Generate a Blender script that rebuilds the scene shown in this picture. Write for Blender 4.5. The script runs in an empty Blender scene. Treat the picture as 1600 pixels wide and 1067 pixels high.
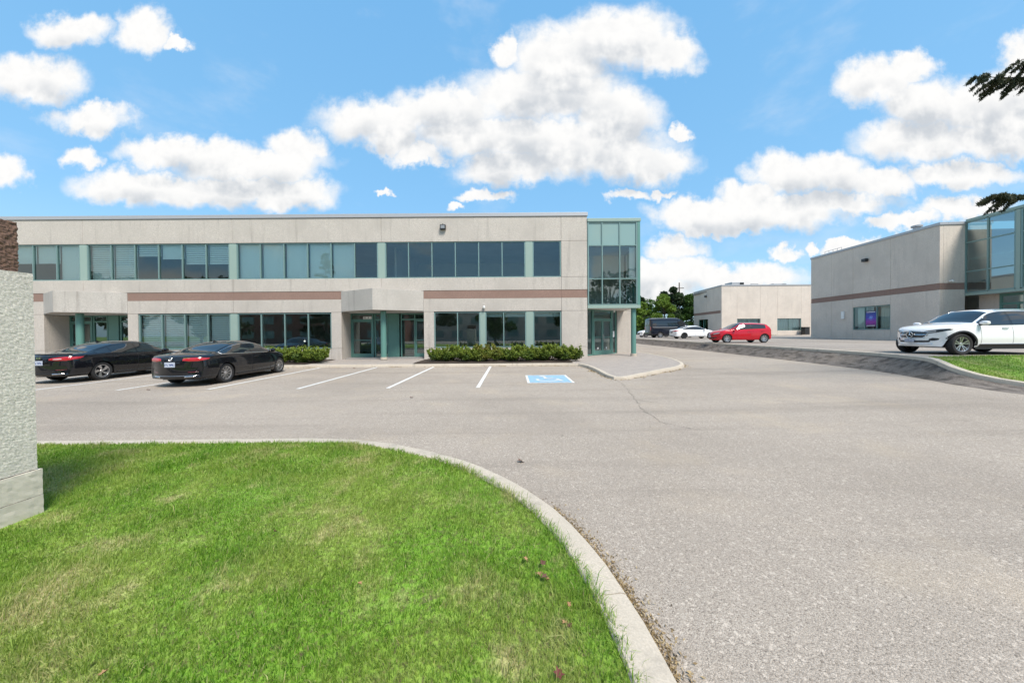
import bpy, bmesh, math, random
import numpy as np
from mathutils import Vector, Matrix, noise as mnoise
from mathutils.bvhtree import BVHTree

R = math.radians
rng = np.random.default_rng(7)
random.seed(7)
scn = bpy.context.scene
COL = scn.collection

# ------------------------------------------------------------------ camera
cam_d = bpy.data.cameras.new('camera')
cam = bpy.data.objects.new('camera', cam_d)
COL.objects.link(cam)
cam_d.sensor_width = 36.0
cam_d.lens = 12.0
cam_d.clip_start = 0.05
cam_d.clip_end = 5000
cam_d.shift_y = -0.0042
cam.matrix_world = Matrix.Translation((0, 0, 1.65)) @ Matrix.Rotation(R(90 - 0.64), 4, 'X') @ Matrix.Rotation(R(-0.43), 4, 'Z')
scn.camera = cam

# ------------------------------------------------------------------ light
SUN_AZ, SUN_EL = R(150), R(54)          # clockwise from +Y
world = bpy.data.worlds.new('World')
scn.world = world
world.use_nodes = True
world.cycles.sampling_method = 'NONE'
sun_d = bpy.data.lights.new('sun', 'SUN')
sun = bpy.data.objects.new('sun', sun_d)
COL.objects.link(sun)
sun_d.energy = 2.0
sun_d.angle = R(20)
sun_d.color = (1.0, 0.93, 0.84)
sd = Vector((math.sin(SUN_AZ) * math.cos(SUN_EL), math.cos(SUN_AZ) * math.cos(SUN_EL), math.sin(SUN_EL)))
sun.rotation_euler = sd.to_track_quat('Z', 'Y').to_euler()
sun.location = (0, 0, 60)
scn.view_settings.view_transform = 'Standard'
scn.view_settings.look = 'None'
scn.view_settings.gamma = 1.0
scn.view_settings.use_curve_mapping = False
scn.view_settings.exposure = 1.42
SKY_STRENGTH = 0.12
CLOUD_LIT, CLOUD_SHADE = (3.15, 3.13, 3.09), (1.95, 2.07, 2.22)
AIR = ((.42, .71, .92), (.245, .58, .92), (.195, .525, .91))        # x 3


class NT:
    """small node-tree builder"""
    def __init__(s, tree):
        s.t = tree
        s.n = tree.nodes
        s.l = tree.links

    def node(s, typ, **kw):
        nd = s.n.new(typ)
        for k, v in kw.items():
            setattr(nd, k, v)
        return nd

    def put(s, sock, v):
        if isinstance(v, bpy.types.NodeSocket):
            s.l.new(v, sock)
        elif v is not None:
            sock.default_value = v

    def math(s, op, a, b=None, c=None, clamp=False):
        nd = s.node('ShaderNodeMath', operation=op, use_clamp=clamp)
        for i, v in enumerate((a, b, c)):
            if v is not None:
                s.put(nd.inputs[i], v)
        return nd.outputs[0]

    def vm(s, op, a, b=None, c=None):
        nd = s.node('ShaderNodeVectorMath', operation=op)
        for i, v in enumerate((a, b, c)):
            if v is not None:
                s.put(nd.inputs[i], v)
        return nd.outputs['Value'] if op in ('LENGTH', 'DOT_PRODUCT', 'DISTANCE') else nd.outputs['Vector']

    def noise(s, vec, scale, detail=2, rough=0.5, out='Fac', dist=0.0):
        nd = s.node('ShaderNodeTexNoise')
        s.put(nd.inputs['Vector'], vec)
        nd.inputs['Scale'].default_value = scale
        nd.inputs['Detail'].default_value = detail
        nd.inputs['Roughness'].default_value = rough
        nd.inputs['Distortion'].default_value = dist
        return nd.outputs[out]

    def voro(s, vec, scale, out='Color', feature='F1'):
        nd = s.node('ShaderNodeTexVoronoi', feature=feature)
        s.put(nd.inputs['Vector'], vec)
        nd.inputs['Scale'].default_value = scale
        return nd.outputs[out]

    def ramp(s, fac, stops, interp='LINEAR'):
        nd = s.node('ShaderNodeValToRGB')
        cr = nd.color_ramp
        cr.interpolation = interp
        while len(cr.elements) < len(stops):
            cr.elements.new(0.5)
        for e, (p, c) in zip(cr.elements, stops):
            e.position = p
            e.color = tuple(c) + (1,) if len(c) == 3 else c
        s.put(nd.inputs[0], fac)
        return nd.outputs[0]

    def mix(s, fac, a, b, mode='MIX'):
        nd = s.node('ShaderNodeMix', data_type='RGBA', blend_type=mode)
        s.put(nd.inputs[0], fac)
        s.put(nd.inputs[6], a if isinstance(a, bpy.types.NodeSocket) else tuple(a) + (1,))
        s.put(nd.inputs[7], b if isinstance(b, bpy.types.NodeSocket) else tuple(b) + (1,))
        return nd.outputs[2]

    def sep(s, vec):
        nd = s.node('ShaderNodeSeparateXYZ')
        s.put(nd.inputs[0], vec)
        return nd.outputs

    def comb(s, x, y, z):
        nd = s.node('ShaderNodeCombineXYZ')
        for i, v in enumerate((x, y, z)):
            s.put(nd.inputs[i], v)
        return nd.outputs[0]

    def smooth(s, v, a, b):
        nd = s.node('ShaderNodeMapRange', interpolation_type='SMOOTHSTEP')
        s.put(nd.inputs[0], v)
        nd.inputs[1].default_value = a
        nd.inputs[2].default_value = b
        return nd.outputs[0]


def build_world():
    # cumulus clouds: clusters of ellipses on the sky ahead (direction / forward component), edges broken by noise;
    # the rest of the sphere carries the same kind of cloud from noise alone
    B = [(120, 55, 60, 26), (235, 52, 42, 32), (275, 76, 22, 10), (60, 130, 75, 34), (150, 190, 65, 22), (14, 268, 34, 30),
         (265, 240, 70, 26), (345, 245, 62, 28), (465, 240, 46, 32), (400, 262, 112, 26), (215, 294, 92, 28), (320, 302, 150, 28), (450, 302, 76, 26), (140, 248, 28, 17),
         (965, 66, 95, 46), (1045, 88, 52, 34), (880, 95, 78, 50), (790, 86, 26, 24), (850, 150, 130, 42), (600, 192, 92, 34), (700, 175, 90, 38), (615, 225, 44, 20),
         (800, 215, 170, 34), (960, 180, 70, 45), (920, 235, 130, 40), (800, 262, 90, 26), (1010, 258, 75, 30), (1060, 210, 22, 12), (660, 245, 40, 16),
         (757, 308, 38, 10), (718, 327, 18, 7), (600, 303, 12, 5), (985, 306, 30, 9), (1030, 302, 14, 8),
         (1225, 275, 58, 32), (1300, 272, 62, 30), (1375, 288, 56, 22), (1165, 308, 52, 24), (1080, 335, 62, 24), (1190, 335, 130, 26), (1300, 318, 90, 20), (1120, 355, 70, 14),
         (1370, 130, 62, 34), (1420, 110, 40, 22), (1440, 165, 70, 40), (1540, 175, 90, 46), (1600, 160, 60, 55), (1440, 222, 105, 32), (1560, 222, 80, 30), (1500, 274, 92, 20), (1600, 85, 40, 30),
         (1060, 388, 48, 20), (1040, 425, 80, 24), (1150, 436, 110, 24), (1225, 398, 26, 12), (1265, 385, 12, 8), (1330, 382, 50, 10), (1375, 350, 26, 10), (1420, 345, 50, 14), (1500, 326, 80, 18), (1020, 455, 70, 22)]
    blobs = [((px - 800) / 533, (521 - .0075 * (px - 800) - py) / 533, hw / 533, hh / 533) for px, py, hw, hh in B]
    t = NT(world.node_tree)
    t.n.clear()
    out = t.node('ShaderNodeOutputWorld')
    bg = t.node('ShaderNodeBackground')
    sky = t.node('ShaderNodeTexSky', sky_type='NISHITA', sun_disc=False)
    sky.sun_elevation, sky.sun_rotation = SUN_EL, SUN_AZ
    sky.altitude, sky.air_density, sky.dust_density, sky.ozone_density = 150, 1.0, 0.6, 2.0
    tc = t.node('ShaderNodeTexCoord')
    d = t.vm('NORMALIZE', tc.outputs['Generated'])
    x, y, z = t.sep(d)
    yy = t.math('MAXIMUM', y, 0.12)
    P = t.comb(t.math('DIVIDE', x, yy), t.math('DIVIDE', z, yy), 0.0)
    el = t.math('ARCSINE', z)
    PA = t.comb(t.math('ARCTAN2', x, y), t.math('MULTIPLY', el, 2.0), 0.0)

    def n2d(scale, detail, rough, out_='Color', vec=P):
        nd = t.node('ShaderNodeTexNoise', noise_dimensions='2D')
        t.l.new(vec, nd.inputs['Vector'])
        nd.inputs['Scale'].default_value = scale
        nd.inputs['Detail'].default_value = detail
        nd.inputs['Roughness'].default_value = rough
        return nd.outputs[out_]
    w1 = t.vm('MULTIPLY', t.vm('SUBTRACT', n2d(9.0, 1, 0.5), (0.5, 0.5, 0.5)), (0.09, 0.06, 0))
    fine = n2d(26.0, 6, 0.60)
    w2 = t.vm('MULTIPLY', t.vm('SUBTRACT', fine, (0.5, 0.5, 0.5)), (0.062, 0.056, 0))
    Q = t.vm('ADD', t.vm('ADD', P, w1), w2)
    Q2 = t.vm('ADD', t.vm('ADD', P, t.vm('MULTIPLY', w2, (.5, .5, 0))), (-0.006, 0.055, 0))

    def field(V, bl):
        acc = None
        for az_, el_, a, b in bl:
            ln = t.vm('LENGTH', t.vm('MULTIPLY_ADD', V, (1 / a, 1 / b, 0), (-az_ / a, -el_ / b, 0)))
            acc = ln if acc is None else t.math('MINIMUM', acc, ln)
        return t.math('SUBTRACT', 1.17, acc)
    dens = field(Q, blobs)
    densu = field(Q2, [b for b in blobs if b[2] > 0.10])
    side = t.smooth(t.math('ABSOLUTE', t.math('DIVIDE', x, yy)), 1.58, 1.9)
    far = t.math('MULTIPLY', t.math('SUBTRACT', n2d(2.6, 5, 0.55, 'Fac', PA), 0.53), 5.0)
    dens = t.math('MAXIMUM', dens, t.math('SUBTRACT', far, t.math('MULTIPLY', t.math('SUBTRACT', 1.0, side), 3.0)))
    alpha = t.smooth(dens, -0.18, 0.50)
    thin = t.math('MULTIPLY', t.smooth(n2d(3.4, 5, 0.6, 'Fac', PA), 0.54, 0.85), 0.22)      # thin veil
    alpha = t.math('MAXIMUM', alpha, thin)
    fr, fg, fb_ = t.sep(fine)
    under = t.smooth(densu, 0.0, 0.85)                                                    # cloud above this point: we see its underside
    soft = n2d(11.0, 3, 0.5, 'Fac')
    shade = t.math('MULTIPLY', under, t.smooth(t.math('ADD', t.math('MULTIPLY', soft, .75), t.math('MULTIPLY', fg, .25)), 0.30, 0.68), clamp=True)
    shade = t.math('MAXIMUM', shade, t.math('MULTIPLY', t.smooth(fg, .40, .75), 0.14))
    ccol = t.mix(shade, CLOUD_LIT, CLOUD_SHADE)
    air = t.ramp(t.math('MULTIPLY', el, 1.3, clamp=True), [(0.0, AIR[0]), (0.35, AIR[1]), (1.0, AIR[2])])
    skyc = t.mix(0.82, sky.outputs[0], t.vm('MULTIPLY', air, (3, 3, 3)))
    colr = t.mix(alpha, skyc, ccol)
    t.l.new(colr, bg.inputs[0])
    bg.inputs[1].default_value = SKY_STRENGTH
    t.l.new(bg.outputs[0], out.inputs[0])


build_world()

# ------------------------------------------------------------------ helpers
class MB:
    def __init__(s):
        s.v, s.f = [], []

    def add(s, vs, fs):
        o = len(s.v)
        s.v.extend([tuple(p) for p in vs])
        s.f.extend([tuple(i + o for i in f) for f in fs])
        return s

    def box(s, x0, x1, y0, y1, z0, z1):
        return s.add([(x0, y0, z0), (x1, y0, z0), (x1, y1, z0), (x0, y1, z0), (x0, y0, z1), (x1, y0, z1), (x1, y1, z1), (x0, y1, z1)],
                     [(0, 3, 2, 1), (4, 5, 6, 7), (0, 1, 5, 4), (1, 2, 6, 5), (2, 3, 7, 6), (3, 0, 4, 7)])

    def prism(s, poly, z0, z1):
        """poly: ccw list of (x,y) or (x,y,dz)"""
        n = len(poly)
        vs = [(p[0], p[1], z0) for p in poly] + [(p[0], p[1], z1 + (p[2] if len(p) > 2 else 0)) for p in poly]
        fs = [tuple(reversed(range(n))), tuple(range(n, 2 * n))]
        fs += [(i, (i + 1) % n, n + (i + 1) % n, n + i) for i in range(n)]
        return s.add(vs, fs)

    def tube(s, pts, r, n=8, cap=True):
        pts = [Vector(p) for p in pts]
        rs = r if isinstance(r, (list, tuple)) else [r] * len(pts)
        rings = []
        up = Vector((0.13, 0.27, 0.95))
        for i, p in enumerate(pts):
            d = (pts[min(i + 1, len(pts) - 1)] - pts[max(i - 1, 0)])
            d = d.normalized() if d.length > 1e-9 else Vector((0, 0, 1))
            a = d.cross(up)
            if a.length < 1e-3:
                a = d.cross(Vector((1, 0, 0)))
            a.normalize()
            b = d.cross(a)
            rings.append([p + (a * math.cos(2 * math.pi * k / n) + b * math.sin(2 * math.pi * k / n)) * rs[i] for k in range(n)])
        vs = [q for rg in rings for q in rg]
        fs = [(i * n + k, i * n + (k + 1) % n, (i + 1) * n + (k + 1) % n, (i + 1) * n + k) for i in range(len(pts) - 1) for k in range(n)]
        if cap:
            fs += [tuple(reversed(range(n))), tuple(range((len(pts) - 1) * n, len(pts) * n))]
        return s.add(vs, fs)

    def lathe(s, prof, n=32, axis='z', c=(0, 0, 0), closed=False):
        """prof: (r, h) pairs about axis"""
        vs, fs = [], []
        for r, h in prof:
            for k in range(n):
                a = 2 * math.pi * k / n
                p = (r * math.cos(a), r * math.sin(a), h) if axis == 'z' else (r * math.cos(a), h, r * math.sin(a)) if axis == 'y' else (h, r * math.cos(a), r * math.sin(a))
                vs.append((p[0] + c[0], p[1] + c[1], p[2] + c[2]))
        m = len(prof)
        for i in range(m if closed else m - 1):
            j = (i + 1) % m
            fs += [(i * n + k, i * n + (k + 1) % n, j * n + (k + 1) % n, j * n + k) for k in range(n)]
        return s.add(vs, fs)

    def grid(s, P):
        n, m = len(P), len(P[0])
        return s.add([p for row in P for p in row], [(i * m + j, i * m + j + 1, (i + 1) * m + j + 1, (i + 1) * m + j) for i in range(n - 1) for j in range(m - 1)])

    def build(s, name, mat, parent=None, smooth=False, bevel=0, merge=False, kind=None):
        me = bpy.data.meshes.new(name)
        me.from_pydata(s.v, [], s.f)
        if merge or smooth:
            bm = bmesh.new()
            bm.from_mesh(me)
            bmesh.ops.remove_doubles(bm, verts=bm.verts, dist=0.0004)
            bmesh.ops.recalc_face_normals(bm, faces=bm.faces)
            bm.to_mesh(me)
            bm.free()
        me.materials.append(mat)
        if smooth:
            me.polygons.foreach_set('use_smooth', [True] * len(me.polygons))
            if smooth != 'full':
                me.set_sharp_from_angle(angle=R(38))
        o = bpy.data.objects.new(name, me)
        COL.objects.link(o)
        o.parent = parent
        if bevel:
            b = o.modifiers.new('bevel', 'BEVEL')
            b.width, b.segments, b.limit_method = bevel, 2, 'ANGLE'
        if kind:
            o['kind'] = kind
        return o


def empty(name, loc=(0, 0, 0), rz=0, parent=None):
    o = bpy.data.objects.new(name, None)
    COL.objects.link(o)
    o.location = loc
    o.rotation_euler = (0, 0, rz)
    o.parent = parent
    o.empty_display_size = 0.2
    return o


def tag(o, label, cat, group=None):
    o['label'], o['category'] = label, cat
    if group:
        o['group'] = group
    return o


def copy_tree(o, parent=None):
    c = o.copy()
    COL.objects.link(c)
    c.parent = parent
    for ch in [k for k in o.children]:
        copy_tree(ch, c)
    return c


# ------------------------------------------------------------------ materials
def new_mat(name):
    m = bpy.data.materials.new(name)
    m.use_nodes = True
    t = NT(m.node_tree)
    b = t.n['Principled BSDF']
    geo = t.node('ShaderNodeNewGeometry')
    return m, t, b, geo.outputs['Position']


def simple(name, col, rough=0.5, metal=0.0, coat=0.0, var=0.0, scale=8, bump=0.0, spec=0.5, bscale=60):
    m, t, b, P = new_mat(name)
    b.inputs['Roughness'].default_value = rough
    b.inputs['Metallic'].default_value = metal
    b.inputs['Coat Weight'].default_value = coat
    b.inputs['Coat Roughness'].default_value = 0.02
    b.inputs['Specular IOR Level'].default_value = spec
    if var:
        n = t.noise(P, scale, 5, 0.6)
        t.l.new(t.mix(n, [c * (1 - var) for c in col], [min(1, c * (1 + var)) for c in col]), b.inputs['Base Color'])
    else:
        b.inputs['Base Color'].default_value = tuple(col) + (1,)
    if bump:
        bp = t.node('ShaderNodeBump')
        bp.inputs['Strength'].default_value = bump
        bp.inputs['Distance'].default_value = 0.01
        t.l.new(t.noise(P, bscale, 4, 0.6), bp.inputs['Height'])
        t.l.new(bp.outputs[0], b.inputs['Normal'])
    return m


def mat_concrete(name, base, speck=90, streak=0.35, bump=0.25):
    m, t, b, P = new_mat(name)
    x, y, z = t.sep(P)
    fine = t.voro(P, speck)
    f = t.math('MULTIPLY', t.sep(fine)[0], 1.0)
    c = t.mix(f, [v * 0.80 for v in base], [min(1, v * 1.16) for v in base])
    big = t.noise(P, 0.55, 5, 0.6)
    c = t.mix(t.smooth(big, 0.35, 0.75), c, [v * 0.86 for v in base])
    st = t.noise(t.comb(t.math('MULTIPLY', x, 1.0), t.math('MULTIPLY', y, 1.0), t.math('MULTIPLY', z, 0.09)), 2.6, 6, 0.65)
    c = t.mix(t.math('MULTIPLY', t.smooth(st, 0.52, 0.74), streak), c, (0.20, 0.18, 0.16))
    t.l.new(c, b.inputs['Base Color'])
    b.inputs['Roughness'].default_value = 0.92
    b.inputs['Specular IOR Level'].default_value = 0.25
    bp = t.node('ShaderNodeBump')
    bp.inputs['Strength'].default_value = bump
    bp.inputs['Distance'].default_value = 0.008
    t.l.new(f, bp.inputs['Height'])
    t.l.new(bp.outputs[0], b.inputs['Normal'])
    return m


def mat_asphalt(name, lo, hi, scale=120, patch=0.30, streaky=False):
    m, t, b, P = new_mat(name)
    v1 = t.node('ShaderNodeTexVoronoi')
    t.l.new(P, v1.inputs['Vector'])
    v1.inputs['Scale'].default_value = scale
    r = t.sep(v1.outputs['Color'])[0]
    v2 = t.node('ShaderNodeTexVoronoi')
    t.l.new(P, v2.inputs['Vector'])
    v2.inputs['Scale'].default_value = scale * 0.42
    r2 = t.sep(v2.outputs['Color'])[1]
    mid = [(a + c) / 2 for a, c in zip(lo, hi)]
    c = t.ramp(r, [(0.0, [v * 0.55 for v in lo]), (0.16, lo), (0.7, mid), (1.0, hi)])
    c = t.mix(t.math('MULTIPLY', t.smooth(r2, 0.86, 0.99), 0.55), c, [min(1, v * 1.4) for v in hi])
    c = t.mix(t.math('MULTIPLY', t.smooth(v1.outputs['Distance'], 0.45, 0.85), 0.40), c, [v * 0.5 for v in lo])
    tan = t.noise(P, 0.7, 4, 0.6)
    c = t.mix(t.math('MULTIPLY', t.smooth(tan, 0.5, 0.72), 0.30), c, [hi[0] * 1.0, hi[1] * .93, hi[2] * .80])
    spot = t.voro(P, 1.7, 'Distance')
    c = t.mix(t.math('MULTIPLY', t.smooth(t.math('ADD', spot, t.math('MULTIPLY', t.noise(P, 9, 4, .6), .25)), 0.20, 0.13), 0.45), c, [v * 0.45 for v in lo])
    n1 = t.noise(P, 0.22, 5, 0.6)
    c = t.mix(t.math('MULTIPLY', t.smooth(n1, 0.40, 0.68), patch), c, [v * 0.55 for v in lo])
    n3 = t.noise(P, 2.2, 6, 0.7)
    c = t.mix(t.math('MULTIPLY', t.smooth(n3, 0.5, 0.75), 0.22), c, [v * 0.7 for v in mid])
    x, y, z = t.sep(P)
    lane = t.noise(t.comb(t.math('MULTIPLY', x, 0.06), t.math('MULTIPLY', y, 1.0), 0.0), 1.1, 4, 0.6)
    c = t.mix(t.math('MULTIPLY', t.smooth(lane, 0.50, 0.70), 0.30), c, [v * 0.6 for v in lo])
    if streaky:
        s = t.noise(t.comb(t.math('MULTIPLY', x, 3.5), t.math('MULTIPLY', y, 1.2), 0.0), 1.6, 7, 0.7)
        c = t.mix(t.math('MULTIPLY', t.smooth(s, 0.45, 0.62), 0.75), c, [v * 0.30 for v in lo])
        s2 = t.noise(P, 1.3, 6, 0.7)
        c = t.mix(t.math('MULTIPLY', t.smooth(s2, 0.55, 0.72), 0.5), c, (0.26, 0.245, 0.23))
    t.l.new(c, b.inputs['Base Color'])
    b.inputs['Roughness'].default_value = 0.93
    b.inputs['Specular IOR Level'].default_value = 0.2
    bp = t.node('ShaderNodeBump')
    bp.inputs['Strength'].default_value = 0.6
    bp.inputs['Distance'].default_value = 0.006
    t.l.new(t.math('SUBTRACT', 1.0, v1.outputs['Distance']), bp.inputs['Height'])
    t.l.new(bp.outputs[0], b.inputs['Normal'])
    return m


def mat_glass(name, tint, refl=0.24, gcol=(0.80, 0.93, 0.95)):
    m = bpy.data.materials.new(name)
    m.use_nodes = True
    t = NT(m.node_tree)
    t.n.clear()
    out = t.node('ShaderNodeOutputMaterial')
    tr = t.node('ShaderNodeBsdfTransparent')
    tr.inputs[0].default_value = tuple(tint) + (1,)
    gl = t.node('ShaderNodeBsdfGlossy')
    gl.inputs['Color'].default_value = tuple(gcol) + (1,)
    gl.inputs['Roughness'].default_value = 0.005
    fr = t.node('ShaderNodeFresnel')
    fr.inputs[0].default_value = 1.5
    fac = t.math('MULTIPLY_ADD', fr.outputs[0], 0.9, refl - 0.04, clamp=True)
    geo = t.node('ShaderNodeNewGeometry')
    bp = t.node('ShaderNodeBump')
    bp.inputs['Strength'].default_value = 0.03
    bp.inputs['Distance'].default_value = 0.02
    t.l.new(t.noise(geo.outputs['Position'], 0.9, 1), bp.inputs['Height'])
    t.l.new(bp.outputs[0], gl.inputs['Normal'])
    mx = t.node('ShaderNodeMixShader')
    t.l.new(fac, mx.inputs[0])
    t.l.new(tr.outputs[0], mx.inputs[1])
    t.l.new(gl.outputs[0], mx.inputs[2])
    t.l.new(mx.outputs[0], out.inputs[0])
    return m


def mat_leaf(name, cols, trans=0.35):
    """leaf colour varies per leaf through the 'rnd' face-corner-free point attribute"""
    m, t, b, P = new_mat(name)
    a = t.node('ShaderNodeAttribute', attribute_name='rnd')
    n = len(cols)
    c = t.ramp(a.outputs['Fac'], [(i / (n - 1), k) for i, k in enumerate(cols)])
    t.l.new(c, b.inputs['Base Color'])
    b.inputs['Roughness'].default_value = 0.55
    b.inputs['Specular IOR Level'].default_value = 0.3
    out = t.n['Material Output']
    tl = t.node('ShaderNodeBsdfTranslucent')
    t.l.new(c, tl.inputs[0])
    mx = t.node('ShaderNodeMixShader')
    mx.inputs[0].default_value = trans
    t.l.new(b.outputs[0], mx.inputs[1])
    t.l.new(tl.outputs[0], mx.inputs[2])
    t.l.new(mx.outputs[0], out.inputs[0])
    return m


M = {}
M['concrete'] = mat_concrete('precast_concrete', (0.51, 0.465, 0.415), 45, 0.40)
M['concrete_lot'] = mat_concrete('precast_concrete_neighbour', (0.63, 0.555, 0.48), 45, 0.2)
M['canopy'] = mat_concrete('weathered_precast', (0.47, 0.44, 0.40), 45, 0.6)
M['stripe'] = mat_concrete('brown_aggregate', (0.28, 0.185, 0.15), 45, 0.1)
M['kerb'] = mat_concrete('kerb_concrete', (0.52, 0.455, 0.37), 130, 0.6, 0.4)
M['flash'] = simple('metal_flashing', (0.42, 0.42, 0.43), 0.45, 0.3, var=0.06)
M['teal'] = simple('teal_aluminium', (0.11, 0.245, 0.21), 0.42, 0.1, var=0.06, scale=2)
M['teal_pale'] = simple('pale_teal_panel', (0.27, 0.36, 0.315), 0.45, 0.0, var=0.06, scale=2)
M['teal_dark'] = simple('dark_teal_frame', (0.075, 0.19, 0.175), 0.4, 0.2)
M['mullion'] = simple('mullion_aluminium', (0.19, 0.29, 0.275), 0.4, 0.2)
M['pane'] = mat_glass('tinted_glass', (0.90, 1.0, 0.975), 0.12)
M['pane_dark'] = mat_glass('dark_tinted_glass', (0.74, 0.88, 0.85), 0.21)
M['pane_sky'] = mat_glass('mirror_tinted_glass', (0.42, 0.60, 0.58), 0.36)
M['spandrel'] = simple('spandrel_glass', (0.23, 0.34, 0.32), 0.06, 0.0, coat=0.3, spec=0.6)
M['blind'] = simple('white_blind', (0.86, 0.88, 0.86), 0.8, var=0.03)
M['room'] = simple('office_interior', (0.60, 0.58, 0.55), 0.9, var=0.2, scale=0.8)
M['room_floor'] = simple('carpet', (0.26, 0.25, 0.24), 0.95)
M['soffit'] = simple('soffit_paint', (0.62, 0.60, 0.57), 0.8)
M['black_metal'] = simple('black_metal', (0.02, 0.02, 0.021), 0.45)
M['steel'] = simple('brushed_steel', (0.55, 0.55, 0.55), 0.3, 0.9)
M['white_plastic'] = simple('white_plastic', (0.75, 0.75, 0.73), 0.4)
M['lamp_glass'] = simple('lamp_lens', (0.25, 0.26, 0.27), 0.15)
M['asphalt'] = mat_asphalt('aged_asphalt', (0.32, 0.272, 0.226), (0.49, 0.427, 0.36), 150)
M['asphalt_dark'] = mat_asphalt('patched_asphalt', (0.17, 0.145, 0.125), (0.29, 0.25, 0.218), streaky=True)
M['asphalt_lot'] = mat_asphalt('lot_asphalt', (0.30, 0.262, 0.226), (0.43, 0.38, 0.335))
M['roof'] = simple('roof_gravel', (0.2, 0.19, 0.18), 0.95)
M['soil'] = simple('dark_mulch', (0.045, 0.03, 0.02), 0.95, var=0.5, scale=30, bump=0.8)
M['crack'] = simple('crack_dirt', (0.085, 0.075, 0.065), 0.95, var=.4)


def mat_paint(name, col, wear=0.5, scale=9):
    m, t, b, P = new_mat(name)
    n = t.noise(P, scale, 7, 0.7)
    t.l.new(t.mix(t.smooth(n, 0.72 - wear * 0.35, 0.80), col, (0.30, 0.28, 0.265)), b.inputs['Base Color'])
    b.inputs['Roughness'].default_value = 0.8
    return m


M['line'] = mat_paint('worn_white_paint', (0.70, 0.69, 0.66), 0.78, 14)
M['line_blue'] = mat_paint('worn_blue_paint', (0.24, 0.44, 0.60), 0.95, 9)
M['line_faded'] = mat_paint('faded_white_paint', (0.62, 0.62, 0.60), 0.85, 7)


def mat_paver():
    m, t, b, P = new_mat('interlocking_pavers')
    br = t.node('ShaderNodeTexBrick')
    t.l.new(P, br.inputs['Vector'])
    br.inputs['Scale'].default_value = 1.0
    br.inputs['Brick Width'].default_value = 0.21
    br.inputs['Row Height'].default_value = 0.105
    br.inputs['Mortar Size'].default_value = 0.007
    br.inputs['Mortar Smooth'].default_value = 0.3
    br.inputs['Color1'].default_value = (0.40, 0.345, 0.30, 1)
    br.inputs['Color2'].default_value = (0.33, 0.29, 0.26, 1)
    br.inputs['Mortar'].default_value = (0.20, 0.175, 0.15, 1)
    n = t.noise(P, 3, 6, 0.65)
    c = t.mix(t.math('MULTIPLY', t.smooth(n, 0.4, 0.75), 0.4), br.outputs[0], (0.24, 0.215, 0.19))
    t.l.new(c, b.inputs['Base Color'])
    b.inputs['Roughness'].default_value = 0.9
    bp = t.node('ShaderNodeBump')
    bp.inputs['Strength'].default_value = 0.5
    bp.inputs['Distance'].default_value = 0.006
    t.l.new(t.math('SUBTRACT', 1.0, br.outputs['Fac']), bp.inputs['Height'])
    t.l.new(bp.outputs[0], b.inputs['Normal'])
    return m


M['paver'] = mat_paver()


def grass_cols(t, P, f):
    """shared lawn colouring: green with straw-coloured dry patches; f = per-blade random"""
    big = t.noise(P, 0.9, 5, 0.62)
    med = t.noise(P, 3.1, 5, 0.65)
    g = t.ramp(f, [(0.0, (0.045, 0.12, 0.010)), (0.40, (0.14, 0.30, 0.020)), (0.78, (0.26, 0.41, 0.05)), (0.86, (0.36, 0.44, 0.12)), (0.95, (0.50, 0.43, 0.22)), (1.0, (0.55, 0.47, 0.28))])
    lush = t.mix(t.math('MULTIPLY', t.smooth(big, 0.40, 0.62), 0.55), g, (0.33, 0.39, 0.085))
    dry = t.smooth(t.math('ADD', t.math('MULTIPLY', med, 0.62), t.math('MULTIPLY', big, 0.38)), 0.50, 0.66)
    drym = t.math('MULTIPLY', dry, t.smooth(f, 0.05, 0.70))
    return t.mix(t.math('MULTIPLY', drym, 0.85), lush, (0.52, 0.44, 0.23))


def mat_grass():
    m, t, b, P = new_mat('grass_blades')
    a = t.node('ShaderNodeAttribute', attribute_name='rnd')
    c = grass_cols(t, P, a.outputs['Fac'])
    t.l.new(c, b.inputs['Base Color'])
    b.inputs['Roughness'].default_value = 0.5
    b.inputs['Specular IOR Level'].default_value = 0.3
    out = t.n['Material Output']
    tl = t.node('ShaderNodeBsdfTranslucent')
    t.l.new(c, tl.inputs[0])
    mx = t.node('ShaderNodeMixShader')
    mx.inputs[0].default_value = 0.35
    t.l.new(b.outputs[0], mx.inputs[1])
    t.l.new(tl.outputs[0], mx.inputs[2])
    t.l.new(mx.outputs[0], out.inputs[0])
    return m


def mat_turf():
    m, t, b, P = new_mat('turf_soil')
    f = t.noise(P, 90, 4, 0.7)
    c = grass_cols(t, P, f)
    c = t.mix(t.smooth(t.noise(P, 25, 5, 0.7), 0.4, 0.7), c, (0.10, 0.085, 0.035))
    t.l.new(c, b.inputs['Base Color'])
    b.inputs['Roughness'].default_value = 0.95
    return m


M['grass'] = mat_grass()
M['turf'] = mat_turf()

# ------------------------------------------------------------------ terrain
def ground(x, y):
    return 0.008 * min(max(y - 9, 0), 30) + 0.012 * min(max(x - 3, 0), 11)


def lot(y):
    return 0.77 + 0.006 * (min(max(y, 8), 80) - 12)


def pave(x):
    return 0.19 + 0.011 * min(max(x - 3, 0), 6)


mb = MB()
mb.add([(-1500, -1500, -0.35), (1500, -1500, -0.35), (1500, 1500, -0.35), (-1500, 1500, -0.35)], [(0, 1, 2, 3)])
mb.build('ground', M['turf'], kind='structure')

xs = [-110, -60, -30, -10, 3, 8, 14, 22]
ys = [-60, -26, -10, 0, 9, 16, 22, 30, 39, 95]
mb = MB()
mb.grid([[(x, y, ground(x, y)) for x in xs] for y in ys])
road = mb.build('road', M['asphalt'], kind='structure')

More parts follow.
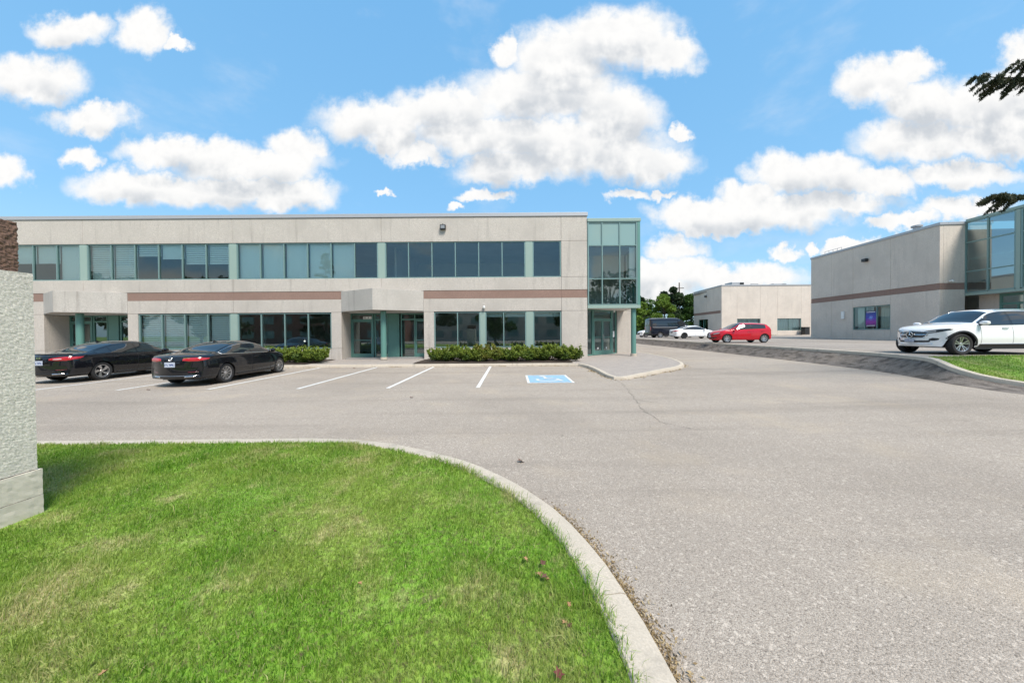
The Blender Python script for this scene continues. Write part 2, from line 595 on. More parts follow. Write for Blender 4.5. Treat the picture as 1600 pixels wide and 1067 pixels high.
# neighbour's raised lot
KERB_R = [(14.6, 5.2, .17), (13.9, 6.4, .19), (13.4, 7.6, .23), (13.1, 8.76, .30), (12.93, 9.5, .42), (13.05, 10.2, .58), (13.45, 10.95, .74), (14.0, 12.2, lot(12.2)), (14.35, 13.6, lot(13.6)), (14.6, 16, lot(16)),
          (14.7, 21, lot(21)), (14.75, 30, lot(30)), (14.8, 45, lot(45)), (14.9, 80, lot(80))]


def spline(pts, step=0.25):
    P = [np.array(p, float) for p in pts]
    out = []
    for i in range(len(P) - 1):
        p0, p1, p2, p3 = P[max(i - 1, 0)], P[i], P[i + 1], P[min(i + 2, len(P) - 1)]
        d = np.linalg.norm(p2 - p1)
        n = max(1, int(d / step))
        m1 = (p2 - p0) * d / max(np.linalg.norm(p2 - p1) + np.linalg.norm(p1 - p0), 1e-6)
        m2 = (p3 - p1) * d / max(np.linalg.norm(p3 - p2) + np.linalg.norm(p2 - p1), 1e-6)
        for k in range(n):
            u = k / n
            h = (2 * u**3 - 3 * u**2 + 1) * p1 + (u**3 - 2 * u**2 + u) * m1 + (-2 * u**3 + 3 * u**2) * p2 + (u**3 - u**2) * m2
            out.append(h)
    out.append(P[-1])
    return [tuple(map(float, p)) for p in out]


def offset(path, d):
    """shift a 3d path sideways (positive = left of travel)"""
    out = []
    for i, p in enumerate(path):
        a, b = path[max(i - 1, 0)], path[min(i + 1, len(path) - 1)]
        tx, ty = b[0] - a[0], b[1] - a[1]
        L = math.hypot(tx, ty) or 1
        out.append((p[0] - ty / L * d, p[1] + tx / L * d, p[2]))
    return out


def kerb(name_root, path, width, drop, side, seg=3.0, mat='kerb'):
    """path = front top edge; body lies on `side` (+1 left); drop = height of the face"""
    root = empty(name_root)
    root['kind'] = 'structure'
    acc, cur, segs = 0, [path[0]], []
    for a, b in zip(path, path[1:]):
        acc += math.dist(a[:2], b[:2])
        cur.append(b)
        if acc > seg:
            segs.append(cur)
            cur, acc = [b], 0
    if len(cur) > 1:
        segs.append(cur)
    r = 0.03
    for sg in segs:
        # open a 7 mm joint at each end
        v0 = Vector(sg[1]) - Vector(sg[0])
        v1 = Vector(sg[-1]) - Vector(sg[-2])
        sg = list(sg)
        sg[0] = tuple(Vector(sg[0]) + v0.normalized() * 0.006)
        sg[-1] = tuple(Vector(sg[-1]) - v1.normalized() * 0.004)
        prof = [(-0.025, -drop - 0.08), (-0.02, -drop), (0.0, -r * 1.3), (r * 0.4, -r * 0.35), (r * 1.4, 0), (width - 0.012, 0.002), (width, -0.012), (width, -drop)]
        rows = []
        for u, h in prof:
            of = offset(sg, u * side)
            row = []
            for i, p in enumerate(of):
                j = mnoise.noise(Vector((p[0] * 3.1, p[1] * 3.1, h * 9))) * 0.006 + mnoise.noise(Vector((p[0] * 14, p[1] * 14, h * 9))) * 0.003
                row.append((p[0] + j, p[1] + j, p[2] + h + j * 0.6))
            rows.append(row)
        b = MB()
        b.grid(rows)
        n = len(sg)
        k = len(prof)
        b.f.append(tuple(i * n for i in range(k)))
        b.f.append(tuple(i * n + n - 1 for i in reversed(range(k))))
        b.build('kerb_section', M[mat], root, smooth=True)
    return root


kr = spline(KERB_R, 0.3)
kerb('neighbour_kerb', kr, 0.17, 0.17, -1)
# lot surface behind the kerb
edge = [p for p in offset(kr, -0.16) if p[1] > 10.7]
mb = MB()
mb.grid([[(p[0], p[1], p[2] - 0.008) for p in edge], [(95, p[1], lot(p[1]) - 0.008) for p in edge]])
mb.build('neighbour_parking_lot', M['asphalt_lot'], kind='structure', merge=True)
# dark patched strip of asphalt sloping up to that kerb
BOT = spline([(14.0, 4.2, 0), (12.9, 6, 0), (12.35, 7.2, 0), (12.15, 8.2, 0), (12.35, 9.3, 0), (12.75, 10.5, 0), (13.35, 12.1, 0), (13.75, 15.5, 0), (13.95, 19.8, 0), (14.1, 25, 0), (14.15, 40, 0), (14.2, 80, 0)], 0.3)
kb = offset(kr, 0.012)
cum = lambda path: np.concatenate([[0], np.cumsum([math.dist(a[:2], b[:2]) for a, b in zip(path, path[1:])])])


def resample(path, ts):
    c = cum(path)
    c = c / c[-1]
    A = np.array(path)
    return [tuple(float(np.interp(t, c, A[:, k])) for k in range(3)) for t in ts]


yq = np.concatenate([np.linspace(5.3, 14, 40), np.linspace(14.4, 79, 90)])


def at_y(path, y):
    A = np.array(path)
    return float(np.interp(y, A[:, 1], A[:, 0])), float(np.interp(y, A[:, 1], A[:, 2]))


rows = []
for u in np.linspace(0, 1, 9):
    row = []
    for y in yq:
        xb, _ = at_y(BOT, y)
        xk, zk = at_y(kb, y)
        xb += 0.06 * mnoise.noise(Vector((0, y * 1.7, 0)))
        zb = ground(xb, y) + 0.006
        zt = zk - 0.12
        x = xb + (xk - xb) * u
        z = zb + (zt - zb) * (u ** 1.25) + (0.022 * mnoise.noise(Vector((x * 2.2, y * 1.1, 3))) + 0.012 * mnoise.noise(Vector((x * 6, y * 5, 3)))) * math.sin(math.pi * u)
        row.append((x, y, max(z, ground(x, y) + 0.005)))
    rows.append(row)
mb = MB()
mb.grid(rows)
mb.build('patched_verge', M['asphalt_dark'], kind='structure', smooth=True)

# grass island on the right
def isl_z(xe, y, ze, x):
    k = min(1, max(0, (x - xe) / 1.6))
    back = min(1, max(0, (y - 8.0) / 3.0)) * .735 + .05
    return (ze - .012) * (1 - k) + max(ze - .012, back) * k


isl_edge = [p for p in offset(kr, -0.16) if p[1] < 11.45]
rows = []
for u in np.linspace(0, 1, 26):
    row = []
    for p in isl_edge:
        yy = p[1]
        X = p[0] + (34 - p[0]) * u ** 1.6
        zz = isl_z(p[0], yy, p[2], X)
        row.append((X, yy, zz))
    rows.append(row)
mb = MB()
mb.grid(rows)
island = mb.build('grass_island', M['turf'], kind='structure', smooth=True)

# foreground lawn + kerb
KERB_L = [(-60, 5.02, .12), (-20, 5.02, .12), (-8, 5.04, .12), (-4, 5.07, .12), (-2.75, 5.06, .12), (-2.0, 4.92, .12), (-1.25, 4.58, .12), (-.52, 4.08, .12), (.02, 3.52, .12), (.36, 3.0, .12), (.56, 2.5, .12), (.67, 2.0, .12), (.72, 1.6, .12), (.76, .8, .12), (.78, -1, .12), (.8, -5, .12), (.8, -12, .12)]
kl = spline(KERB_L, 0.18)
kerb('lawn_kerb', kl, 0.21, 0.11, -1, seg=2.6)
ke = offset(kl, -0.205)


def lawn_z(x, y):
    d = max(0.0, min(1.0, (0.6 - x) / 4.0))
    return 0.098 + 0.03 * d + 0.012 * mnoise.noise(Vector((x * 0.9, y * 0.9, 1.3)))


poly = [(p[0], p[1]) for p in ke if p[1] > -11.9] + [(0.5, -11.9), (-60, -11.9)]
KE = np.array(ke)


def lawn_right(y):
    A = KE[KE[:, 0] > -2.7]
    return float(np.interp(-y, -A[:, 1], A[:, 0]))


ytop = 4.81
rows = []
for y in list(np.linspace(-11.5, 0.5, 14)) + list(np.linspace(0.8, ytop, 40)):
    xr = lawn_right(y)
    rows.append([(x, y, lawn_z(x, y)) for x in (xr - (xr + 60) * np.linspace(0, 1, 90) ** 2.2)])
mb = MB()
mb.grid(rows)
mb.build('lawn', M['turf'], kind='structure', smooth=True)


def blades(name, P, length, width, lean, label, tone=None):
    """P: (n,3) roots -> one mesh of bent three-segment blades"""
    n = len(P)
    ang = rng.uniform(0, 2 * np.pi, n)
    wd = width * rng.uniform(0.6, 1.3, n)
    ln = length * rng.uniform(0.5, 1.35, n) * np.array([1.0 + .55 * mnoise.noise(Vector((p[0] * 2.3, p[1] * 2.3, 9))) + .3 * mnoise.noise(Vector((p[0] * 9, p[1] * 9, 2))) for p in P])
    la = np.abs(rng.normal(0.55, 0.35, n)) * lean
    dirn = ang + np.pi / 2 + rng.normal(0, 0.5, n)
    # neighbouring blades lean together
    fl = np.array([mnoise.noise(Vector((p[0] * 1.6, p[1] * 1.6, 5))) for p in P]) * 5.0
    ld = fl * .6 + rng.normal(0, 1.6, n)
    lx, ly = np.cos(ld), np.sin(ld)
    sx, sy = np.cos(ang) * wd / 2, np.sin(ang) * wd / 2
    V = np.zeros((n, 5, 3))
    for k, (h, o, w) in enumerate(((0, 0, 1), (0, 0, -1), (0.6, 0.35, .8), (0.6, 0.35, -.8), (1.0, 1.0, 0))):
        V[:, k, 0] = P[:, 0] + sx * w + lx * la * ln * o
        V[:, k, 1] = P[:, 1] + sy * w + ly * la * ln * o
        V[:, k, 2] = P[:, 2] - 0.004 + ln * h * np.sqrt(np.maximum(0.12, 1 - (la * o * 0.85) ** 2))
    base = np.arange(n)[:, None] * 5
    quads = base + np.array([0, 1, 3, 2])
    tris = base + np.array([2, 3, 4])
    me = bpy.data.meshes.new(name)
    me.vertices.add(n * 5)
    me.vertices.foreach_set('co', V.reshape(-1))
    loops = np.concatenate([quads, tris], axis=1).reshape(-1)
    me.loops.add(n * 7)
    me.loops.foreach_set('vertex_index', loops.astype(np.int32))
    me.polygons.add(n * 2)
    st = (np.arange(n)[:, None] * 7 + np.array([0, 4])).reshape(-1)
    me.polygons.foreach_set('loop_start', st.astype(np.int32))
    me.update(calc_edges=True)
    a = me.attributes.new('rnd', 'FLOAT', 'POINT')
    rv = np.clip(rng.beta(1.7, 2.0, n), 0, 1)
    a.data.foreach_set('value', np.repeat(rv, 5).astype(np.float32))
    me.materials.append(M['grass'])
    o = bpy.data.objects.new(name, me)
    COL.objects.link(o)
    o['kind'] = 'stuff'
    o['label'], o['category'] = label, 'grass'
    return o


def scatter(y0, y1, x0f, x1f, dens):
    area_n = int((y1 - y0) * 60 * dens)
    ymid = rng.uniform(y0, y1, int((y1 - y0) * max(x1f(y) - x0f(y) for y in np.linspace(y0, y1, 9)) * dens))
    W = max(x1f(y) - x0f(y) for y in np.linspace(y0, y1, 9))
    lo = np.array([x0f(y) for y in ymid])
    hi = np.array([x1f(y) for y in ymid])
    x = lo + rng.uniform(0, W, len(ymid))
    k = x < hi
    x, ymid = x[k], ymid[k]
    return np.stack([x, ymid, np.array([lawn_z(a, b) for a, b in zip(x, ymid)])], 1)


lr = lambda y: lawn_right(y) + 0.02
P1 = scatter(1.15, 2.4, lambda y: -1.56 * y - 0.4, lr, 12500)
P2 = scatter(2.4, 3.7, lambda y: -1.56 * y - 0.4, lr, 8500)
P3 = scatter(3.7, ytop, lambda y: -1.56 * y - 0.4, lambda y: min(lr(y), 1), 5500)
P4 = scatter(-2.5, 1.15, lambda y: -7, lr, 900)
P5 = scatter(1.15, ytop, lambda y: -14, lambda y: -1.56 * y - 0.4, 700)
keep = lambda P: P[~((P[:, 0] > -5.1) & (P[:, 0] < -4.04) & (P[:, 1] > 1.9) & (P[:, 1] < 3.0))]
blades('lawn_grass', np.concatenate([keep(P1), keep(P2)]), 0.043, 0.0036, 1.0, 'long green grass with straw patches close to the kerb in the foreground')
blades('lawn_grass', np.concatenate([keep(P3), P4, keep(P5)]), 0.047, 0.0062, 1.0, 'green grass at the far edge of the foreground lawn')
PT = scatter(1.15, ytop, lambda y: -1.56 * y - 0.4, lr, 260)
ke_ = np.array([p for p in offset(kl, -0.20) if 1.0 < p[1] < 4.2 and p[0] > -1])
ki_, ku_ = rng.integers(0, len(ke_) - 1, 1500), rng.uniform(0, 1, (1500, 1))
kk_ = ke_[ki_] * (1 - ku_) + ke_[ki_ + 1] * ku_ + rng.normal(0, .022, (1500, 3)) * np.array([1, 1, 0])
kk_[:, 2] = .105
blades('lawn_grass', np.concatenate([keep(PT), kk_]), 0.075, 0.0042, 1.25, 'taller unmown blades standing out of the foreground lawn and along its kerb')
pts = []
for _ in range(20000):
    y = rng.uniform(8.3, 11.38)
    xe, ze = at_y(offset(kr, -0.19), y)
    x = xe + rng.uniform(0, 1) ** 1.3 * 7
    zz = isl_z(xe, y, ze, x)
    pts.append((x, y, zz))
blades('island_grass', np.array(pts), 0.05, 0.009, 1.0, 'green grass on the raised island beside the white car')

# ------------------------------------------------------------------ pavement by the building
KERB_B = [(-70, 16.55), (-30, 16.55), (0, 16.55), (2.7, 16.5), (3.15, 16.25), (3.35, 15.6), (3.42, 14), (3.42, 12.3), (3.5, 11.75), (3.85, 11.68), (4.6, 12.3), (6.0, 13.45), (7.1, 14.4), (7.75, 15.4), (8.2, 16.7), (8.6, 18.6), (8.8, 21), (8.9, 30), (9.0, 60)]
kbp = spline([(x, y, ground(x, y) + (0.125 if y > 12.5 or x < 3 else 0.10)) for x, y in KERB_B], 0.3)
kerb('building_kerb', kbp, 0.16, 0.12, 1, seg=3.0)
ins = offset(kbp, 0.15)
mb = MB()
front = [(p[0], p[1], p[2] - 0.012) for p in ins if p[0] <= 3.2 and p[1] > 15.9]
mb.grid([front, [(p[0], 24.0, pave(min(p[0], 3)) ) for p in front]])
bulb = [(p[0], p[1], p[2] - 0.012) for p in ins if not (p[0] <= 3.2 and p[1] > 15.9) and p[1] < 23.9]
mb.add(bulb + [(8.6, 23.9, bulb[-1][2]), (front[-1][0], 23.9, .2), tuple(front[-1])], [tuple(range(len(bulb) + 3))])
mb.build('pavement', M['paver'], kind='structure', merge=True)
for x0, x1 in ((-22.0, -10.3), (-4.9, 3.0)):
    mb = MB()
    n = 40
    mb.grid([[(x0 + (x1 - x0) * i / n, y, 0.205 + 0.02 * math.sin(math.pi * (y - 16.72) / 3.3) + 0.012 * mnoise.noise(Vector((i * 1.7, y * 3, 0)))) for i in range(n + 1)] for y in np.linspace(16.74, 19.98, 9)])
    mb.build('planting_bed', M['soil'], kind='structure', smooth=True)

# ------------------------------------------------------------------ painted marks, cracks
marks = empty('parking_markings')
marks['kind'] = 'structure'


def strip(pts, width, dz, name, mat, parent, jitter=0.0):
    a = offset([(p[0], p[1], 0) for p in pts], width / 2)
    b = offset([(p[0], p[1], 0) for p in pts], -width / 2)
    rows = []
    for path in (a, b):
        rows.append([(p[0] + jitter * random.uniform(-1, 1), p[1] + jitter * random.uniform(-1, 1), ground(p[0], p[1]) + dz) for p in path])
    m_ = MB()
    m_.grid(rows)
    return m_.build(name, M[mat], parent)


for k in range(13):
    X = -1.05 - 2.74 * k
    strip([(X, y) for y in (10.35, 12, 14, 16.45)], 0.115, 0.005, 'painted_line', 'line', marks)
b = MB()
gz = lambda x, y, dz: (x, y, ground(x, y) + dz)
def flat(poly, dz, name, mat):
    m_ = MB()
    m_.add([gz(x, y, dz) for x, y in poly], [tuple(range(len(poly)))])
    return m_.build(name, M[mat], marks)
flat([(0.50, 11.15), (2.05, 11.15), (2.05, 13.1), (0.50, 13.1)], 0.005, 'painted_border', 'line')
flat([(0.58, 11.23), (1.97, 11.23), (1.97, 13.02), (0.58, 13.02)], 0.009, 'painted_blue_field', 'line_blue')
# wheelchair symbol: head, back, seat, leg and wheel
def disc(cx, cy, r0, r1, a0, a1, n=20):
    m_ = MB()
    rows = [[gz(cx + r * math.cos(a0 + (a1 - a0) * i / n), cy + r * math.sin(a0 + (a1 - a0) * i / n), 0.013) for i in range(n + 1)] for r in (r0, r1)]
    m_.grid(rows)
    return m_
disc(1.12, 12.75, 0.005, 0.12, 0, 2 * math.pi).build('painted_symbol', M['line_faded'], marks)
disc(1.22, 11.85, 0.30, 0.40, R(150), R(350)).build('painted_symbol', M['line_faded'], marks)
for pl in ([(1.12, 12.6), (1.22, 12.6), (1.26, 12.0), (1.14, 12.0)], [(1.14, 12.1), (1.55, 12.1), (1.55, 12.0), (1.14, 12.0)], [(1.5, 12.1), (1.6, 12.1), (1.75, 11.55), (1.65, 11.5)], [(1.18, 12.4), (1.48, 12.4), (1.48, 12.32), (1.18, 12.32)]):
    flat(pl[::-1], 0.0135, 'painted_symbol', 'line_faded')


def crack(pts, w, jag):
    fine = []
    for (x0, y0), (x1, y1) in zip(pts, pts[1:]):
        n = max(2, int(math.dist((x0, y0), (x1, y1)) / 0.11))
        for i in range(n):
            u = i / n
            fine.append((x0 + (x1 - x0) * u + random.gauss(0, jag), y0 + (y1 - y0) * u + random.gauss(0, jag)))
    a, c = [], []
    for i, (x, y) in enumerate(fine):
        ww = w * random.uniform(0.2, 1.1)
        a.append(gz(x - ww / 2, y - ww / 3, 0.0045))
        c.append(gz(x + ww / 2, y + ww / 3, 0.0045))
    m_ = MB()
    m_.grid([a, c])
    return m_.build('asphalt_crack', M['crack'], marks)


crack([(3.55, 11.5), (3.45, 10.6), (3.25, 9.4), (3.0, 8.3), (2.75, 7.0), (2.72, 6.3), (2.35, 5.9), (1.9, 5.6)], 0.013, 0.022)
crack([(3.0, 8.3), (3.3, 8.0), (3.6, 7.9)], 0.016, 0.02)
crack([(2.72, 6.3), (3.1, 5.7)], 0.012, 0.02)
crack([(-30, 10.28), (-12, 10.25), (-3, 10.3), (1.2, 10.95), (3.5, 11.45)], 0.018, 0.008)
crack([(6.2, 13.3), (9.0, 13.0), (12.6, 12.6)], 0.014, 0.012)
crack([(7.8, 15.5), (9.5, 16.6), (13.0, 17.2)], 0.012, 0.012)

# ------------------------------------------------------------------ the office building
office = empty('office_building', (0, 20, 0))
tag(office, 'long two-storey pale concrete office block with teal windows and brown stripe', 'building')
F = 0.0            # facade plane in local y (outwards = -y)
TOPZ, CAPZ = 8.67, 8.46
UW0, UW1 = 4.93, 7.03
LW0, LW1 = 0.84, 2.93
ST0, ST1 = 3.71, 4.16
GAP = 0.012
joints = [-68.6, -59.9, -51.2, -42.5, -33.8, -25.05, -16.3, -7.6, 2.91, 4.43]


def panel(root, x0, x1, z0, z1, y0=0.0, y1=0.25, name='wall_panel', mat='concrete'):
    return MB().box(x0 + GAP / 2, x1 - GAP / 2, y0, y1, z0 + GAP / 2, z1 - GAP / 2).build(name, M[mat], root, bevel=0.010)


entries = [(-62.4, -57.4), (-44.9, -40.0), (-27.4, -22.5), (-9.98, -5.16)]


def in_entry(x):
    return any(a < x < b for a, b in entries)


for a, b_ in zip(joints, joints[1:]):
    panel(office, a, b_, UW1, CAPZ)                                    # parapet
    if b_ < 4:
        # spandrel, broken where an entrance canopy stands in front
        cuts = [a] + [e for en in entries for e in en if a < e < b_] + [b_]
        panel(office, a, b_, ST1 + 0.02, UW0)
        for c0, c1 in zip(cuts, cuts[1:]):
            if in_entry((c0 + c1) / 2):
                continue
            panel(office, c0, c1, LW1 + 0.02, ST0)
            MB().box(c0 + .004, c1 - .004, 0.018, 0.24, ST0 + .004, ST1 + .016).build('brown_stripe', M['stripe'], office)
    else:
        panel(office, a, b_, UW0, UW1)
        panel(office, a, b_, ST1 + 0.02, UW0)
        MB().box(a + .004, b_ - .004, 0.018, 0.24, ST0 + .004, ST1 + .016).build('brown_stripe', M['stripe'], office)
        panel(office, a, b_, LW1 + 0.02, ST0)
        panel(office, a, b_, LW0, LW1 + 0.02)
        panel(office, a, b_, 0.05, LW0)
MB().box(-68.6, 4.47, -0.05, 0.4, CAPZ + .004, TOPZ).build('parapet_flashing', M['flash'], office, bevel=0.008)
# piers either side of the entrances, and low walls under the windows
bays = []
for (e0, e1), nxt in zip(entries, entries[1:] + [(None, None)]):
    panel(office, e0 - 0.6, e0, LW0, LW1 + 0.02)
    panel(office, e0 - 0.6, e0, 0.05, LW0)
    panel(office, e1, e1 + 0.6, LW0, LW1 + 0.02)
    panel(office, e1, e1 + 0.6, 0.05, LW0)
    bays.append((e1 + 0.6, nxt[0] - 0.6 if nxt[0] else 2.91))
for a, b_ in bays:
    panel(office, a, b_, 0.05, LW0 - .02)
# interior shell: floors, ceilings, back wall, side walls
mb = MB()
mb.box(-68, 4.2, 0.3, 8.0, 3.15, 4.7)
mb.box(-68, 4.2, 0.3, 8.0, 7.3, 7.5)
mb.box(-68, 4.2, 7.6, 7.8, 0, 8)
for x in (-50, -33.8, -25.1, -16.3, -7.65, 4.15):
    mb.box(x, x + .12, 2.4 if x < 4 else 1.4, 7.6, 0.2, 8)
mb.build('interior_wall', M['room'], office)
MB().box(-68, 4.2, 0.3, 7.6, 0.05, 0.24).build('interior_floor', M['room_floor'], office)
MB().box(-68.6, 8.04, 3.2, 39.5, 8.0, 8.2).build('roof', M['roof'], office)
MB().box(-68.6, 4.15, .26, 3.199, 8.0, 8.2).build('roof', M['roof'], office)
MB().box(-68.6, 8.33, 39.6, 40, 0, 8.4).build('rear_wall', M['concrete'], office)


def window(root, edges, z0, z1, y=0.10, pane='pane', blinds=None, name='window', fr='mullion', w=0.055, transoms=(), pane_mats=None, dark_top=True):
    """one framed strip of panes; edges = list of x positions of the mullions"""
    m_ = MB()
    x0, x1 = edges[0], edges[-1]
    m_.box(x0, x1, y - .05, y + .07, z1 - w, z1)
    m_.box(x0, x1, y - .05, y + .07, z0, z0 + w)
    zs = [z0] + list(transoms) + [z1]
    for i, x in enumerate(edges):
        h = w / 2 if 0 < i < len(edges) - 1 else w * 0.6
        cx = x if 0 < i < len(edges) - 1 else (x + h if i == 0 else x - h)
        m_.box(cx - h, cx + h, y - .06, y + .06, z0 + w + .001, z1 - w - .001)
    for tz in transoms:
        for a, b_ in zip(edges, edges[1:]):
            m_.box(a + w * .62, b_ - w * .62, y - .052, y + .055, tz - w / 2, tz + w / 2)
    win = m_.build(name, M[fr], root)
    k = 0
    for zi in range(len(zs) - 1):
        for i, (a, b_) in enumerate(zip(edges, edges[1:])):
            pm = pane_mats[zi][i] if pane_mats else pane
            # each light is set a hair differently, as glazed by hand
            tilt = random.uniform(-1, 1) * 0.0025
            g_ = MB()
            g_.add([(a + .02, y + tilt, zs[zi] + .02), (b_ - .02, y - tilt, zs[zi] + .02), (b_ - .02, y - tilt * .4, zs[zi + 1] - .02), (a + .02, y + tilt * 1.4, zs[zi + 1] - .02)], [(0, 1, 2, 3)])
            g_.build('pane', M[pm], win)
            if blinds and zi == 0 and i < len(blinds) and blinds[i]:
                kind, frac = blinds[i]
                bl = MB()
                zb = z1 - (z1 - z0) * frac
                if kind == 'z':                                   # banded blind: slats of cloth with gaps
                    zz = z1 - .03
                    while zz > zb + .05:
                        bl.box(a + .04, b_ - .04, y + .16, y + .163, zz - 0.104, zz)
                        zz -= 0.128
                else:
                    bl.box(a + .04, b_ - .04, y + .16, y + .164, zb, z1 - .03)
                bl.box(a + .035, b_ - .035, y + .15, y + .19, zb - .012, zb + .012)
                bl.build('blind', M['blind'], win)
    return win


def pilaster(root, x0, x1, z0, z1):
    return MB().box(x0, x1, 0.03, 0.24, z0 + .002, z1 - .002).build('teal_pilaster', M['teal_pale'], root)


PW = 0.41
# upper storey strips
upper_blinds = {-59.9: None, -51.2: [('p', .6)] * 6, -42.5: [('p', .5)] * 6, -33.8: [('p', .9), ('z', 1), ('p', 1), ('p', .5), ('p', .5), ('p', .98)],
                -25.05: [('z', 1), ('z', 1), ('z', .32), ('p', .40), ('z', .55), ('z', .55)],
                -16.3: [('p', 1), ('p', 1), ('p', 1), ('p', 1), ('p', 1), None], -7.6: None}
for a, b_ in zip(joints[:-2], joints[1:-1]):
    pilaster(office, a - PW / 2, a + PW / 2, UW0, UW1)
    if a == -7.6:
        e = list(np.linspace(a + PW / 2, a + PW / 2 + 8.22, 7))
        window(office, e, UW0, UW1, pane='pane')
        pilaster(office, e[-1], e[-1] + PW, UW0, UW1)
        window(office, [e[-1] + PW, 2.90], UW0, UW1, pane='pane')
    else:
        window(office, list(np.linspace(a + PW / 2, b_ - PW / 2, 7)), UW0, UW1, blinds=upper_blinds.get(a))
# lower storey strips
for a, b_ in bays:
    if b_ > 2:
        window(office, [a, a + 1.37, a + 2.70], LW0, LW1, pane='pane_dark')
        pilaster(office, a + 2.70, a + 3.0, LW0, LW1)
        window(office, [a + 3.0, a + 4.08, a + 5.4], LW0, LW1, pane='pane_dark', blinds=[('p', .14), ('p', .14)])
        pilaster(office, a + 5.4, a + 5.81, LW0, LW1)
        window(office, [a + 5.81, b_ - .01], LW0, LW1, pane='pane_dark', blinds=[('p', .14)])
    else:
        mid = joints[[i for i, j in enumerate(joints) if a < j < b_][0]]
        window(office, list(np.linspace(a, mid - PW / 2, 5)), LW0, LW1, blinds=[('z', 1)] * 4)
        pilaster(office, mid - PW / 2, mid + PW / 2, LW0, LW1)
        window(office, list(np.linspace(mid + PW / 2, b_, 5)), LW0, LW1, pane='pane_dark')


def door_leaf(root, x0, x1, y, z0, z1, hinge, handle=True, mat='teal', name='door'):
    w = 0.085
    m_ = MB()
    m_.box(x0, x0 + w, y - .03, y + .03, z0, z1)
    m_.box(x1 - w, x1, y - .03, y + .03, z0, z1)
    m_.box(x0 + w, x1 - w, y - .03, y + .03, z1 - w, z1)
    m_.box(x0 + w, x1 - w, y - .03, y + .03, z0, z0 + .2)
    m_.box(x0 + w, x1 - w, y - .022, y + .022, z0 + 1.0, z0 + 1.05)
    d = m_.build(name, M[mat], root)
    MB().add([(x0 + w, y, z0 + .2), (x1 - w, y, z0 + .2), (x1 - w, y, z1 - w), (x0 + w, y, z1 - w)], [(0, 1, 2, 3)]).build('pane', M['pane_dark'], d)
    if handle:
        hx = x1 - .05 if hinge == 'l' else x0 + .05
        MB().tube([(hx, y - .03, z0 + .85), (hx, y - .09, z0 + .87), (hx, y - .09, z0 + 1.2), (hx, y - .03, z0 + 1.22)], .014, 8).build('door_handle', M['steel'], d, smooth=True)
    return d


def entrance(e0, e1):
    c = (e0 + e1) / 2
    yb = 1.2
    z0 = 0.20
    # recess side walls and ceiling
    MB().box(e0 - .25, e0 - .004, 0.252, yb + .2, 0.05, LW1).build('recess_wall', M['concrete'], office)
    MB().box(e1 + .004, e1 + .25, 0.252, yb + .2, 0.05, LW1).build('recess_wall', M['concrete'], office)
    MB().box(e0, e1, -.0, yb + .2, LW1 + .03, LW1 + .05).build('recess_ceiling', M['soffit'], office)
    # prow-shaped canopy
    MB().prism([(e0, 0.12), (e0, -.01), (c, -1.42), (e1, -.01), (e1, 0.12)], LW1 + .06, ST1 + .012).build('canopy', M['canopy'], office, bevel=.012)
    # glazing: door, side light, centre panel, side light, door
    fr = MB()
    for x in (e0 + .03, e0 + 1.37, e0 + 1.50, c - .12, c + .55, c + .72, c + 1.55, e1 - .03):
        fr.box(x - .035, x + .035, yb - .05, yb + .05, z0, LW1)
    for xa, xb in ((e0 + .065, e0 + 1.335), (e0 + 1.535, c - .155), (c + .755, c + 1.515), (c + 1.585, e1 - .065)):
        fr.box(xa, xb, yb - .045, yb + .045, LW1 - .42, LW1 - .33)
        fr.box(xa, xb, yb - .045, yb + .045, LW1 - .07, LW1)
        fr.box(xa, xb, yb - .045, yb + .045, z0, z0 + .06)
    f_ = fr.build('entrance_frame', M['teal'], office)
    for xa, xb in ((e0 + .065, e0 + 1.335), (e0 + 1.535, c - .155), (c + .755, c + 1.515), (c + 1.585, e1 - .065)):
        MB().add([(xa, yb, LW1 - .33), (xb, yb, LW1 - .33), (xb, yb, LW1 - .07), (xa, yb, LW1 - .07)], [(0, 1, 2, 3)]).build('pane', M['pane_dark'], f_)
    for xa, xb in ((e0 + 1.535, c - .155), (c + .755, c + 1.515)):
        MB().add([(xa, yb, z0 + .06), (xb, yb, z0 + .06), (xb, yb, LW1 - .42), (xa, yb, LW1 - .42)], [(0, 1, 2, 3)]).build('pane', M['pane_dark'], f_)
    MB().box(c - .085, c + .515, yb - .03, yb + .03, z0, LW1).build('teal_panel', M['teal'], office)
    door_leaf(office, e0 + .07, e0 + 1.33, yb, z0 + .065, LW1 - .425, 'l')
    door_leaf(office, c + 1.59, e1 - .07, yb, z0 + .065, LW1 - .425, 'r')
    # round column under the canopy
    col = MB().lathe([(.165, z0 + .14), (.165, LW1 + .04)], 28, c=(c + .22, -.45, 0)).build('column', M['teal'], office, smooth=True)
    MB().lathe([(.002, z0), (.19, z0), (.19, z0 + .14), (.165, z0 + .145)], 28, c=(c + .22, -.45, 0)).build('column_base', M['kerb'], col, smooth=True)
    return yb


for e0, e1 in entries:
    entrance(e0, e1)
# address plate over the left door of the right-hand entrance
pl = MB().box(-9.20, -8.68, 1.13, 1.145, 2.60, 2.76).build('number_plate', M['white_plastic'], office)
for x in (-9.1, -8.9):
    MB().box(x, x + .035, 1.122, 1.129, 2.63, 2.73).build('plate_mark', M['black_metal'], pl)

